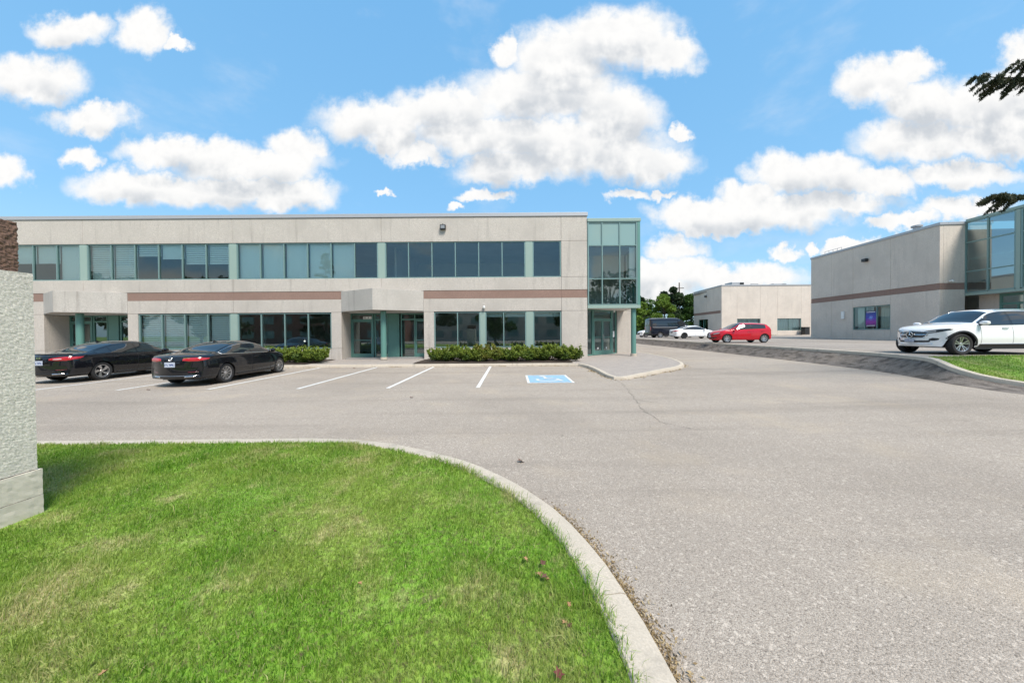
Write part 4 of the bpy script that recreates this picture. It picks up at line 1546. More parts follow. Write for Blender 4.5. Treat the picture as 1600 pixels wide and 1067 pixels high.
BRICK = mat_brick()
MB().box(-16, 22, -10, 0, 0, 6.2).build('wall', BRICK, brick)
MB().box(-16.2, 22.2, -10.2, .2, 6.203, 6.6).build('parapet', M['concrete'], brick)
for x in np.arange(-14, 20, 4.2):
    for z in (1.0, 3.9):
        MB().box(x, x + 2.4, .003, .06, z, z + 1.5).build('window', M['spandrel'], brick)

brick2 = empty('warehouse', (8, -42, 0))
tag(brick2, 'wide pale block across the street, mirrored beyond the street trees', 'building')
MB().box(-34, 46, -12, 0, 0, 7.0).build('wall', M['concrete_lot'], brick2)
MB().box(-34.2, 46.2, -12.2, .2, 7.003, 7.6).build('parapet', M['concrete'], brick2)
MB().box(-34, 46, .003, .05, 2.9, 3.5).build('band', M['concrete'], brick2)
for x in np.arange(-32, 43, 4.6):
    for z in (.9, 4.0):
        MB().box(x, x + 2.6, .003, .06, z, z + 1.6).build('window', M['spandrel'], brick2)

# shrubs: a few leafy mounds, copied along the beds
def shrub_proto(seed, leaf, w, d, h, n):
    r = np.random.default_rng(seed)
    pts, tone = [], []
    st = MB()
    for k in range(15):
        a = r.uniform(0, 2 * math.pi)
        q = r.uniform(0, 1) ** .6
        c = np.array([w * .42 * q * math.cos(a), d * .42 * q * math.sin(a), h * (.32 + .42 * r.uniform(0, 1) * (1 - .45 * q))])
        m = n // 15
        dd = r.normal(size=(m, 3))
        dd /= np.linalg.norm(dd, axis=1)[:, None]
        rad = min(w, d, h) * r.uniform(.16, .36)
        pts.append(c + dd * (rad * r.uniform(.3, 1.1, m) ** .6)[:, None])
        tone.append(np.full(m, r.uniform(.25, .75)))
        st.tube([(0, 0, 0), tuple(c * .6), tuple(c + np.array([0, 0, rad * .8]))], [.012, .008, .004], 5)
    for k in range(26):                      # loose shoots above the outline
        a = r.uniform(0, 2 * math.pi)
        b0 = np.array([w * .36 * r.uniform(-1, 1), d * .3 * r.uniform(-1, 1), h * .62])
        tip = b0 + np.array([.14 * math.cos(a), .14 * math.sin(a), h * r.uniform(.22, .60)])
        m = n // 60
        s = r.uniform(0, 1, m)[:, None]
        pts.append(b0 + (tip - b0) * s + r.normal(0, .03, (m, 3)))
        tone.append(np.full(m, .75))
    P = np.concatenate(pts)
    P[:, 2] = np.maximum(P[:, 2], .02)
    return leaf_mesh('foliage', P, .052, LEAF[leaf], 1.7, -.1, np.concatenate(tone)), st


sp = [shrub_proto(1, 'shrub', 1.25, 1.2, .82, 5200), shrub_proto(2, 'shrub', 1.4, 1.25, .78, 5400), shrub_proto(3, 'shrub_gold', 1.15, 1.1, .80, 4600)]
stems = []
for me_, st in sp:
    o = st.build('stems', M['bark'], None)
    stems.append(o.data)
    bpy.data.objects.remove(o)


def place_shrub(x, y, k, sc, rz, label, group, wide=1.28):
    s = empty('shrub', (x, y, .2), rz)
    tag(s, label, 'shrub', group)
    s.scale = (sc * wide, sc, sc)
    link_mesh('foliage', sp[k][0], s)
    link_mesh('stems', stems[k], s)


ordn = ['first', 'second', 'third', 'fourth', 'fifth', 'sixth', 'seventh', 'eighth', 'ninth', 'tenth']
ks = [1, 0, 1, 2, 1, 0, 1, 0, 1]
for i in range(9):
    x = -3.85 + i * .84
    extra = ', golden among greener neighbours' if ks[i] == 2 else ''
    place_shrub(x, 17.8 + .28 * math.sin(i * 2.1), ks[i], [.80, .88, .82, .93, .78, .90, .84, .92, .88][i], (i % 3) * .2 + (i % 2) * math.pi,
                f'{ordn[i]} shrub from the left in the hedge under the right windows{extra}', 'hedge under the right windows')
for i in range(4):
    place_shrub(-13.2 + i * .98, 17.7 + .1 * (i % 2), [0, 1, 0, 1][i], [.8, .9, .88, .92][i], (i % 2) * math.pi + .15 * i,
                f'{ordn[i]} green shrub from the left beside the black sedan and entrance', 'hedge beside the entrance')
place_shrub(42.3, 55.6, 2, .9, 0, 'small thin shrub at the foot of the far building wall', 'loose shrubs')

# ------------------------------------------------------------------ cars
def pchip(pts):
    X = np.array([p[0] for p in pts], float)
    Y = np.array([p[1] for p in pts], float)
    h = np.diff(X)
    dl = np.diff(Y) / h
    m = np.zeros_like(Y)
    m[0], m[-1] = dl[0], dl[-1]
    for i in range(1, len(X) - 1):
        if dl[i - 1] * dl[i] > 0:
            w1, w2 = 2 * h[i] + h[i - 1], h[i] + 2 * h[i - 1]
            m[i] = (w1 + w2) / (w1 / dl[i - 1] + w2 / dl[i])

    def f(x):
        x = min(max(x, X[0]), X[-1])
        i = min(int(np.searchsorted(X, x, side='right')) - 1, len(X) - 2)
        i = max(i, 0)
        t = (x - X[i]) / h[i]
        return ((2 * t**3 - 3 * t**2 + 1) * Y[i] + (t**3 - 2 * t**2 + t) * h[i] * m[i] + (-2 * t**3 + 3 * t**2) * Y[i + 1] + (t**3 - t**2) * h[i] * m[i + 1])
    return f


def mat_carpaint(name, col, flake=0.0):
    m, t, b, P = new_mat(name)
    b.inputs['Base Color'].default_value = tuple(col) + (1,)
    b.inputs['Roughness'].default_value = 0.32
    b.inputs['Metallic'].default_value = flake
    b.inputs['Specular IOR Level'].default_value = 0.08
    b.inputs['Coat Weight'].default_value = 1.0
    b.inputs['Coat Roughness'].default_value = 0.015
    # thin road dust low on the body
    n = t.noise(P, 6, 5, .6)
    t.l.new(t.math('MULTIPLY_ADD', n, .16, .22), b.inputs['Roughness'])
    return m


M['glass_car'] = simple('car_glass', (0.012, 0.014, 0.016), 0.03, spec=0.9, coat=0.3)
M['rubber'] = simple('tyre_rubber', (0.018, 0.018, 0.019), 0.8, var=.2)
M['trim'] = simple('black_trim', (0.012, 0.012, 0.013), 0.5)
M['gloss_black'] = simple('gloss_black', (0.008, 0.008, 0.009), 0.12, coat=.5)
M['chrome'] = simple('chrome', (0.72, 0.72, 0.73), 0.12, 1.0)
M['alloy'] = simple('alloy_wheel', (0.50, 0.50, 0.51), 0.28, 0.85)
M['alloy_dark'] = simple('dark_alloy', (0.05, 0.05, 0.053), 0.35, 0.6)
M['red_lens'] = simple('red_lens', (0.42, 0.012, 0.02), 0.08, coat=1.0)
M['red_lens_dark'] = simple('red_reflector', (0.16, 0.008, 0.012), 0.15, coat=1)
M['clear_lens'] = simple('headlamp_lens', (0.30, 0.32, 0.34), 0.06, coat=1.0)
M['white_lens'] = simple('white_lens', (0.70, 0.66, 0.66), 0.12, coat=1.0)


def mat_plate():
    m, t, b, P = new_mat('licence_plate')
    tc = t.node('ShaderNodeTexCoord')
    g = tc.outputs['Generated']
    x, y, z = t.sep(g)
    n = t.noise(t.vm('MULTIPLY', g, (9, 9, 3)), 1.0, 2, .5)
    band = t.math('MULTIPLY', t.smooth(z, .22, .32), t.smooth(z, .72, .62))
    c = t.mix(t.math('MULTIPLY', band, t.smooth(n, .45, .55)), (0.42, 0.46, 0.54), (0.06, 0.09, 0.22))
    t.l.new(c, b.inputs['Base Color'])
    b.inputs['Roughness'].default_value = .4
    return m


M['plate'] = mat_plate()


class Car:
    def __init__(s, L, top, belt, bot, w, wr, xf, xr, Ra, za, bowf=.22, bowr=.14, g=None, rr=(.015, .10, .32)):
        s.L, s.top, s.belt, s.bot, s.w, s.wr = L, pchip(top), pchip(belt), pchip(bot), pchip(w), pchip(wr)
        s.xf, s.xr, s.Ra, s.za, s.bf, s.br = xf, xr, Ra, za, bowf, bowr
        s.g = g or ([0, .10, .38, .60, .74, .90, 1], [.925, .97, 1, .995, .985, .965, .94])
        s.rrp = rr

    def rr(s, x):
        return min(max((s.top(x) - s.belt(x)) * s.rrp[2], s.rrp[0]), s.rrp[1])

    def bow(s, x):
        n = x / (s.L / 2)
        return -s.bf * n ** 1.5 if n > 0 else s.br * (-n) ** 1.5

    def pt(s, x, y, z):
        k = y / s.w(x)
        return (x + s.bow(x) * k * k, y, z)

    def side_y(s, x, z):
        b, be = s.bot(x), s.belt(x)
        te = s.top(x) - s.rr(x)
        w = s.w(x)
        if z <= be:
            return w * float(np.interp((z - b) / max(be - b, 1e-3), *s.g))
        u = min(1, (z - be) / max(te - be, 1e-3))
        y0, y1 = w * s.g[1][-1], w * s.wr(x)
        return y0 + (y1 - y0) * u + .022 * math.sin(math.pi * u) * min(1, (te - be) / .2)

    def side(s, x, z, sg=1, eps=0):
        p = s.pt(x, s.side_y(x, z), z)
        return (p[0], sg * (p[1] + eps), p[2])

    def roofpt(s, x, k, eps=0):
        w = s.w(x) * s.wr(x)
        z = s.top(x) - s.rr(x) * abs(k) ** 2.4
        p = s.pt(x, k * w, z)
        return (p[0], p[1], p[2] + eps)

    def arch(s, x):
        xs_ = x + s.bow(x)
        for c in (s.xf, s.xr):
            if abs(xs_ - c) < s.Ra:
                return s.za + math.sqrt(s.Ra**2 - (xs_ - c) ** 2)
        return -1

    def stations(s):
        h = s.L / 2
        u = np.linspace(0, 1, 26)
        e = .34 * (1 - np.cos(u * math.pi / 2))
        st = list(-h + e) + list(np.linspace(-h + .34, h - .34, 84)[1:-1]) + list((h - e)[::-1])
        return st

    def body(s, mat, parent):
        rows = []
        for x in s.stations():
            b, be, te = s.bot(x), s.belt(x), s.top(x) - s.rr(x)
            a = min(s.arch(x), be - .06)
            half = []
            for u in np.linspace(0, 1, 18):
                z = max(b + (be - b) * u, a)
                half.append(s.side(x, z))
            for u in np.linspace(0, 1, 8)[1:]:
                half.append(s.side(x, be + (te - be) * u))
            for k in np.linspace(1, 0, 10)[1:]:
                half.append(s.roofpt(x, k))
            rows.append(half + [(p[0], -p[1], p[2]) for p in half[-2::-1]])
        m_ = MB()
        m_.grid(rows)
        # bumpers curl under at both ends
        for ok in (lambda x: x < s.xr - s.Ra - .03, lambda x: x > s.xf + s.Ra + .10):
            st = [x for x in s.stations() if ok(x)]
            m_.grid([[s.pt(x, k * s.side_y(x, s.bot(x)), s.bot(x)) for k in np.linspace(-1, 1, 17)] for x in st])
        for x in (s.stations()[0], s.stations()[-1]):           # bowed end faces
            b0, te = s.bot(x), s.top(x) - s.rr(x)
            cap = []
            for k in np.linspace(-1, 1, 21):
                yt = abs(k) * s.side_y(x, te)
                zt = s.roofpt(x, min(1, yt / (s.w(x) * s.wr(x))))[2]
                cap.append([s.pt(x, k * s.side_y(x, min(b0 + (zt - b0) * u, te)), b0 + (zt - b0) * u) for u in np.linspace(0, 1, 7)])
            m_.grid(cap)
        o = m_.build('body', mat, parent, smooth=True)
        s.bvh = BVHTree.FromPolygons([Vector(v) for v in m_.v], m_.f)
        return o

    def hit(s, p, d, eps):
        d = Vector(d).normalized()
        loc, nrm, idx, dist = s.bvh.ray_cast(Vector(p) - d * 4, d)
        if loc is None:
            return None
        if nrm.dot(d) > 0:
            nrm = -nrm
        return loc + nrm * eps

    def patch(s, lower, upper, d, name, mat, parent, eps=.008, n=10, m=5):
        """sheet stretched between two polylines (same point count), laid onto the body along d"""
        def samp(pl, t):
            c = cum([(p[0], p[1] + p[2] * .37) for p in pl]) if False else np.linspace(0, 1, len(pl))
            A = np.array(pl, float)
            return np.array([np.interp(t, c, A[:, k]) for k in range(3)])
        rows = []
        for i in range(m + 1):
            row = []
            for j in range(n + 1):
                p = samp(lower, j / n) * (1 - i / m) + samp(upper, j / n) * (i / m)
                h = s.hit(p, d, eps if 0 < i < m and 0 < j < n else -.002)
                q_ = p.copy()
                for _ in range(24):                      # off the edge of the body: creep inwards
                    if h is not None:
                        break
                    q_ = q_ * np.array([1, .985, 1]) + np.array([0, 0, .006 if q_[2] < .6 else -.003])
                    h = s.hit(q_, d, -.002)
                if h is None:
                    h = Vector(p) if not row else Vector(row[-1])
                row.append(tuple(h))
            rows.append(row)
        m_ = MB()
        m_.grid(rows)
        return m_.build(name, mat, parent, smooth='full')

    def side_window(s, x0, x1, sg, name, parent, lo=.03, hi=.022, n=14, eps=.006, mat='glass_car', trim=None):
        rows = []
        A, Bp = [], []
        for j in range(n + 1):
            x = x0 + (x1 - x0) * j / n
            za = s.belt(x) + lo
            zb = max(s.top(x) - s.rr(x) - hi, za + .004)
            rows.append([s.side(x, za + (zb - za) * i / 6, sg, eps) for i in range(7)])
            A.append(s.side(x, za, sg, eps))
            Bp.append(s.side(x, zb, sg, eps))
        m_ = MB()
        m_.grid(rows)
        o = m_.build(name, M[mat], parent, smooth='full')
        if trim:
            MB().tube(A + Bp[::-1] + [A[0]], .009, 6).build('window_trim', M[trim], o, smooth=True)
        return o

    def top_window(s, x0, x1, name, parent, k=.9, n=10, eps=.007, mat='glass_car'):
        rows = [[s.roofpt(x0 + (x1 - x0) * i / n, kk * (k + .05 * (0 if i < n else 0)), eps) for kk in np.linspace(-1, 1, 15)] for i in range(n + 1)]
        m_ = MB()
        m_.grid(rows)
        return m_.build(name, M[mat], parent, smooth='full')

    def seam(s, pts, sg, parent, wdt=.006):
        m_ = MB()
        P = [s.side(x, z, sg, .002) for x, z in pts]
        m_.tube(P, wdt * .6, 5)
        return m_.build('door_gap', M['trim'], parent)

    def underbody(s, parent):
        m_ = MB()
        W = s.w(0)
        m_.box(-s.L / 2 + .35, s.L / 2 - .45, -(W - .36), W - .36, max(.2, s.bot(0) - .01), .50)
        m_.box(s.xr + s.Ra + .03, s.xf - s.Ra - .03, -(W - .06), W - .06, .2, .42)
        m_.box(-s.L / 2 + .40, s.xr - s.Ra - .02, -(W - .3), W - .3, .26, .48)
        for c in (s.xf, s.xr):
            for sg in (1, -1):
                prof = []
                for k in range(15):
                    a = math.pi * k / 14
                    prof.append((c + (s.Ra + .012) * math.cos(a), s.za + (s.Ra + .012) * math.sin(a)))
                y1 = sg * (W - .34)
                lip = []
                for x, z in prof:
                    xx = x
                    for _ in range(5):
                        xx = x - s.bow(xx)
                    lip.append((x, sg * (s.side_y(xx, max(z, s.bot(xx) + .02)) - .03), z))
                m_.grid([lip, [(x, y1, z) for x, z in prof]])
                m_.add([(x, y1, z) for x, z in prof], [tuple(range(15))])
        return m_.build('underbody', M['trim'], parent)

    def wheels(s, Rt, tw, style, parent, mats=('alloy', 'alloy_dark'), inset=.03):
        W = s.w(0)
        tyre = MB()
        hw = tw / 2
        ri = Rt * .70
        tyre.lathe([(ri, -hw * .86), (Rt * .80, -hw), (Rt * .94, -hw * .96), (Rt, -hw * .72), (Rt, hw * .72), (Rt * .94, hw * .96), (Rt * .80, hw), (ri, hw * .86), (ri * .97, 0)], 40, 'y', closed=True)
        t0 = tyre.build('tyre', M['rubber'], None, smooth=True)
        rim = MB()
        # outward = -y
        rim.lathe([(ri * .985, -hw * .86), (ri * .93, -hw * .82), (ri * .90, -hw * .5), (ri * .90, hw * .8)], 36, 'y')
        sp_ = style['n']
        tw_ = style.get('twist', 0)

        def spoke(a, w0, w1, r0=.16, r1=.95):
            pts = []
            for r_, w_, yy in ((ri * r0, w0, -hw * .62), (ri * .55, (w0 + w1) / 2 * .9, -hw * .70), (ri * r1, w1, -hw * .78)):
                aa = a + tw_ * (r_ / ri)
                cx, cz = r_ * math.cos(aa), r_ * math.sin(aa)
                tx, tz = -math.sin(aa), math.cos(aa)
                pts.append([(cx - tx * w_ * .5, yy, cz - tz * w_ * .5), (cx + tx * w_ * .5, yy, cz + tz * w_ * .5), (cx + tx * w_ * .42, yy + .03, cz + tz * w_ * .42), (cx - tx * w_ * .42, yy + .03, cz - tz * w_ * .42)])
            for A_, B_ in zip(pts, pts[1:]):
                rim.add(A_ + B_, [(0, 1, 5, 4), (1, 2, 6, 5), (2, 3, 7, 6), (3, 0, 4, 7)])
        for k in range(sp_):
            a = 2 * math.pi * k / sp_ + .3
            if style.get('split'):
                spoke(a - style['split'], style['w0'], style['w1'])
                spoke(a + style['split'], style['w0'], style['w1'])
            else:
                spoke(a, style['w0'], style['w1'])
        rim.lathe([(.001, -hw * .70), (ri * .17, -hw * .68), (ri * .22, -hw * .55), (ri * .22, -hw * .3)], 20, 'y')
        r0 = rim.build('rim', M[mats[0]], None, smooth=True)
        bk = MB().lathe([(.001, -hw * .1), (ri * .9, -hw * .05)], 30, 'y').build('brake_disc', M[mats[1]], None)
        for c in (s.xf, s.xr):
            for sg in (-1, 1):
                wh = empty('wheel', (c, sg * (W - inset - hw), Rt), math.pi if sg > 0 else 0, parent)
                for o in (t0, r0, bk):
                    c2 = o.copy()
                    COL.objects.link(c2)
                    c2.parent = wh
        for o in (t0, r0, bk):
            bpy.data.objects.remove(o)

    def mirror(s, x, z, sg, mat, parent, dy=.14):
        y = s.side_y(x, z)
        m_ = MB()
        c = Vector((x + .03, sg * (y + dy), z + .06))
        pr = [(.001, -.12), (.055, -.105), (.085, -.04), (.09, .05), (.07, .105), (.001, .125)]
        vs, fs = [], []
        n = 14
        for r_, h in pr:
            for k in range(n):
                a = 2 * math.pi * k / n
                vs.append((c.x + r_ * .85 * math.cos(a), c.y + sg * h, c.z + r_ * .80 * math.sin(a)))
        for i in range(len(pr) - 1):
            fs += [(i * n + k, i * n + (k + 1) % n, (i + 1) * n + (k + 1) % n, (i + 1) * n + k) for k in range(n)]
        m_.add(vs, fs)
        o = m_.build('door_mirror', mat, parent, smooth=True)
        MB().tube([(x + .02, sg * (y - .02), z - .02), (x + .02, sg * (y + dy * .7), z + .02)], .025, 6).build('mirror_stalk', M['trim'], o)
        return o

    def handle(s, x, z, sg, mat, parent):
        P = [Vector(s.side(x + d, z + d * .03, sg, e)) for d, e in ((-.10, .0), (-.085, .03), (0, .037), (.085, .03), (.10, .0))]
        return MB().tube(P, .014, 7).build('door_handle', mat, parent, smooth=True)


def star(parent, c, r, fwd, mat, ring=True, name='emblem'):
    """three-pointed star in a ring facing along x (fwd=+1 front)"""
    m_ = MB()
    if ring:
        m_.tube([(c[0], c[1] + r * math.cos(a), c[2] + r * math.sin(a)) for a in np.linspace(0, 2 * math.pi, 25)], r * .10, 6, cap=False)
    for k in range(3):
        a = math.pi / 2 + 2 * math.pi * k / 3
        tx, tz = math.cos(a), math.sin(a)
        px_, pz_ = -tz, tx
        b0 = r * .17
        m_.add([(c[0], c[1] + tx * r, c[2] + tz * r), (c[0], c[1] + px_ * b0, c[2] + pz_ * b0), (c[0], c[1] - px_ * b0, c[2] - pz_ * b0), (c[0] + fwd * r * .16, c[1], c[2])],
               [(0, 1, 3), (0, 3, 2), (1, 2, 3)])
    return m_.build(name, mat, parent)


BLACK = mat_carpaint('black_paint', (0.006, 0.0065, 0.009))
WHITE = mat_carpaint('white_paint', (0.80, 0.80, 0.80))
RED = mat_carpaint('red_paint', (0.50, 0.008, 0.02), .15)
NAVY = mat_carpaint('dark_van_paint', (0.008, 0.010, 0.018))

SEDAN = dict(L=4.78,
    top=[(-2.39, .62), (-2.375, .84), (-2.33, .955), (-2.2, 1.0), (-1.85, 1.045), (-1.55, 1.115), (-1.1, 1.29), (-.7, 1.385), (-.25, 1.432), (.15, 1.435), (.5, 1.39), (.9, 1.21), (1.25, 1.025), (1.45, .985), (1.9, .90), (2.2, .80), (2.33, .70), (2.39, .52)],
    belt=[(-2.39, .60), (-2.36, .82), (-2.25, .93), (-1.9, .965), (-1.3, .965), (0, .945), (1.1, .925), (1.5, .90), (1.95, .83), (2.22, .74), (2.34, .64), (2.39, .5)],
    bot=[(-2.39, .46), (-2.385, .35), (-2.365, .285), (-2.27, .245), (-1.9, .22), (-1, .19), (1, .19), (2, .19), (2.3, .21), (2.36, .25), (2.385, .32), (2.39, .40)],
    w=[(-2.39, .70), (-2.36, .80), (-2.2, .865), (-1.7, .905), (-.8, .912), (.8, .912), (1.6, .905), (2.1, .86), (2.32, .77), (2.39, .64)],
    wr=[(-2.39, .88), (-1.9, .84), (-1.3, .73), (-.6, .68), (.3, .68), (.9, .74), (1.3, .84), (2.39, .86)], xf=1.56, xr=-1.30, Ra=.365, za=.335, bowf=.30, bowr=.22)


def sedan(name, loc, rz, label, paint, style, kind='m', wheelmats=('alloy', 'alloy_dark'), trim='chrome', group=None, plate=True):
    c = Car(**SEDAN)
    root = empty(name, loc, rz)
    tag(root, label, 'car', group)
    c.body(paint, root)
    c.underbody(root)
    c.wheels(.333, .225, style, root, wheelmats)
    c.top_window(.42, 1.22, 'windshield', root, .93)
    c.top_window(-1.62, -.72, 'rear_window', root, .93)
    for sg in (1, -1):
        c.side_window(-1.52, 1.04, sg, 'pillar_trim', root, .026, .018, 30, .0035, 'gloss_black')
        c.side_window(-1.50, -1.04, sg, 'quarter_window', root, trim=None)
        c.side_window(-1.00, -.12, sg, 'side_window', root)
        c.side_window(-.06, 1.02, sg, 'side_window', root)
        if trim:
            P = [c.side(x, c.belt(x) + .022, sg, .008) for x in np.linspace(-1.55, 1.08, 20)]
            Q = [c.side(x, max(c.top(x) - c.rr(x) - .012, c.belt(x) + .026), sg, .008) for x in np.linspace(1.08, -1.55, 34)]
            MB().tube(P + Q + [P[0]], .010, 6).build('window_trim', M[trim], root, smooth=True)
        for xx in (-.09, 1.04):
            c.seam([(xx - (.0 if xx < 0 else .0), z) for z in np.linspace(.26, .93, 8)], sg, root)
        c.seam([(-.98 - .28 * max(0, (.75 - z)) * (1 if z < .75 else 0) + (0 if z > .6 else .0), z) for z in np.linspace(.74, .95, 5)], sg, root)
        c.seam([(x, .262) for x in np.linspace(-.85, 1.04, 9)], sg, root)
        c.handle(.02 - .95, .845, sg, paint, root)
        c.handle(.12, .825, sg, paint, root)
        c.mirror(.88, .95, sg, paint, root)
        # sill line
        m_ = MB()
        m_.tube([c.side(x, .255, sg, .012) for x in np.linspace(-.88, 1.12, 10)], .022, 6)
        m_.build('sill_trim', M['trim'], root)
        # tail lamps wrap the corner
        if kind == 'm':
            c.patch([(-2.5, sg * .40, .83), (-2.5, sg * .60, .80), (-2.42, sg * .80, .80), (-2.2, sg * .97, .85)],
                    [(-2.5, sg * .42, .90), (-2.5, sg * .62, .925), (-2.42, sg * .80, .925), (-2.15, sg * .97, .90)], (1, -sg * .55, 0), 'tail_light', M['red_lens'], root, .012, 14, 6)
        else:
            c.patch([(-2.5, sg * .36, .80), (-2.5, sg * .60, .78), (-2.42, sg * .80, .77), (-2.2, sg * 1.0, .83)],
                    [(-2.5, sg * .36, .86), (-2.5, sg * .62, .90), (-2.42, sg * .80, .92), (-2.05, sg * 1.0, .91)], (1, -sg * .55, 0), 'tail_light', M['red_lens'], root, .012, 14, 6)
            c.patch([(-2.5, sg * .44, .815), (-2.5, sg * .60, .81), (-2.45, sg * .70, .82)], [(-2.5, sg * .44, .84), (-2.5, sg * .60, .855), (-2.45, sg * .70, .865)], (1, -sg * .4, 0), 'lamp_insert', M['white_lens'], root, .017, 8, 3)
        c.patch([(-2.5, sg * .52, .455), (-2.5, sg * .66, .455), (-2.45, sg * .80, .46)], [(-2.5, sg * .52, .475), (-2.5, sg * .66, .475), (-2.45, sg * .80, .48)], (1, -sg * .4, 0), 'reflector', M['red_lens_dark'], root, .008, 8, 3)
        # exhaust trims
        c.patch([(-2.5, sg * .40, .292), (-2.5, sg * .55, .295), (-2.46, sg * .68, .312)], [(-2.5, sg * .38, .345), (-2.5, sg * .55, .345), (-2.46, sg * .70, .35)], (1, -sg * .25, 0), 'exhaust_trim', M['chrome'], root, .02, 8, 3)
        c.patch([(-2.5, sg * .43, .306), (-2.5, sg * .54, .308), (-2.46, sg * .64, .318)], [(-2.5, sg * .42, .332), (-2.5, sg * .54, .332), (-2.46, sg * .655, .337)], (1, -sg * .25, 0), 'exhaust_outlet', M['trim'], root, .026, 8, 3)
        c.patch([(2.5, sg * .45, .62), (2.5, sg * .66, .63), (2.4, sg * .84, .68)], [(2.5, sg * .45, .69), (2.5, sg * .66, .73), (2.3, sg * .84, .77)], (-1, -sg * .5, 0), 'headlight', M['clear_lens'], root, .012, 10, 4)
    # number plate in its recess, emblem and chrome bits on the boot lid
    c.patch([(-2.5, -.36, .61), (-2.5, .36, .61)], [(-2.5, -.36, .80), (-2.5, .36, .80)], (1, 0, 0), 'plate_recess', M['gloss_black'], root, .004, 10, 5)
    if plate:
        h = c.hit((-2.5, 0, .70), (1, 0, 0), .016)
        MB().box(h.x - .008, h.x + .004, -.155, .155, .635, .79).build('licence_plate', M['plate'], root)
    c.patch([(-2.5, -.62, .40), (-2.5, 0, .385), (-2.5, .62, .40)], [(-2.5, -.62, .415), (-2.5, 0, .40), (-2.5, .62, .415)], (1, 0, 0), 'bumper_crease', M['trim'], root, .005, 14, 2)
    c.patch([(-2.5, -.66, .285), (-2.5, 0, .285), (-2.5, .66, .285)], [(-2.5, -.66, .35), (-2.5, 0, .36), (-2.5, .66, .35)], (1, 0, 0), 'diffuser', M['trim'], root, .006, 16, 4)
    if kind == 'm':
        c.patch([(-2.5, -.70, .352), (-2.5, 0, .342), (-2.5, .70, .352)], [(-2.5, -.70, .368), (-2.5, 0, .358), (-2.5, .70, .368)], (1, 0, 0), 'bumper_trim', M['chrome'], root, .014, 16, 2)
        h = c.hit((-2.5, 0, .885), (1, 0, 0), .012)
        star(root, (h.x, 0, .885), .055, -1, M['chrome'])
        m_ = MB()
        for k in range(4):                                   # illegible small badge characters
            hh = c.hit((-2.5, -.40 - k * .045, .905), (1, .2, 0), .006)
            m_.box(hh.x - .004, hh.x + .004, hh.y - .015, hh.y + .015, .895, .925)
        m_.build('badge', M['chrome'], root)
    else:
        h = c.hit((-2.5, 0, .875), (1, 0, 0), .012)
        m_ = MB()
        m_.box(h.x - .01, h.x, -.06, -.045, .84, .915)
        m_.box(h.x - .01, h.x, .045, .06, .84, .915)
        m_.box(h.x - .01, h.x, -.045, .045, .868, .884)
        m_.build('emblem', M['chrome'], root)
        # boot lip spoiler
        m_ = MB()
        m_.tube([c.roofpt(-2.27 + .10 * abs(k) ** 2, k * .95, .012) for k in np.linspace(-1, 1, 17)], .02, 8)
        m_.build('boot_spoiler', paint, root, smooth=True)
    # front grille
    c.patch([(2.5, -.42, .36), (2.5, .42, .36)], [(2.5, -.46, .60), (2.5, .46, .60)], (-1, 0, 0), 'grille', M['gloss_black'], root, .006, 10, 5)
    # aerial fin
    m_ = MB()
    x = -.62
    z = c.top(x)
    m_.add([(x - .14, -.018, z - .02), (x + .08, -.005, z - .01), (x - .14, .018, z - .02), (x - .12, 0, z + .06)], [(0, 1, 3), (1, 2, 3), (2, 0, 3)])
    m_.build('aerial_fin', paint, root)
    return root


sedan('black_sedan', (-10.80, 13.05, ground(-10.8, 13)), R(92.5), 'glossy black sedan with chrome window line and multi-spoke wheels in the nearer bay', BLACK,
      dict(n=10, w0=.012, w1=.017, split=.085), 'm', ('alloy', 'alloy_dark'), 'chrome', 'black sedans in the parking bays')
sedan('black_sedan', (-16.15, 14.0, ground(-16, 14)), R(90.5), 'black fastback sedan with five-spoke wheels parked next to the stone pillar', BLACK,
      dict(n=5, w0=.034, w1=.05, split=.13, twist=.45), 'h', ('alloy', 'alloy_dark'), None, 'black sedans in the parking bays')
sedan('white_sedan', (20.0, 38.0, lot(38)), R(2), 'white sedan with dark wheels parked between the van and red hatchback', WHITE,
      dict(n=10, w0=.03, w1=.04), 'h', ('alloy_dark', 'trim'), None, 'cars in the neighbouring lot')
sedan('white_sedan', (20.3, 48.6, lot(48)), R(180), 'white car half hidden behind the black van', WHITE,
      dict(n=10, w0=.03, w1=.04), 'h', ('alloy', 'trim'), None, 'cars in the neighbouring lot')


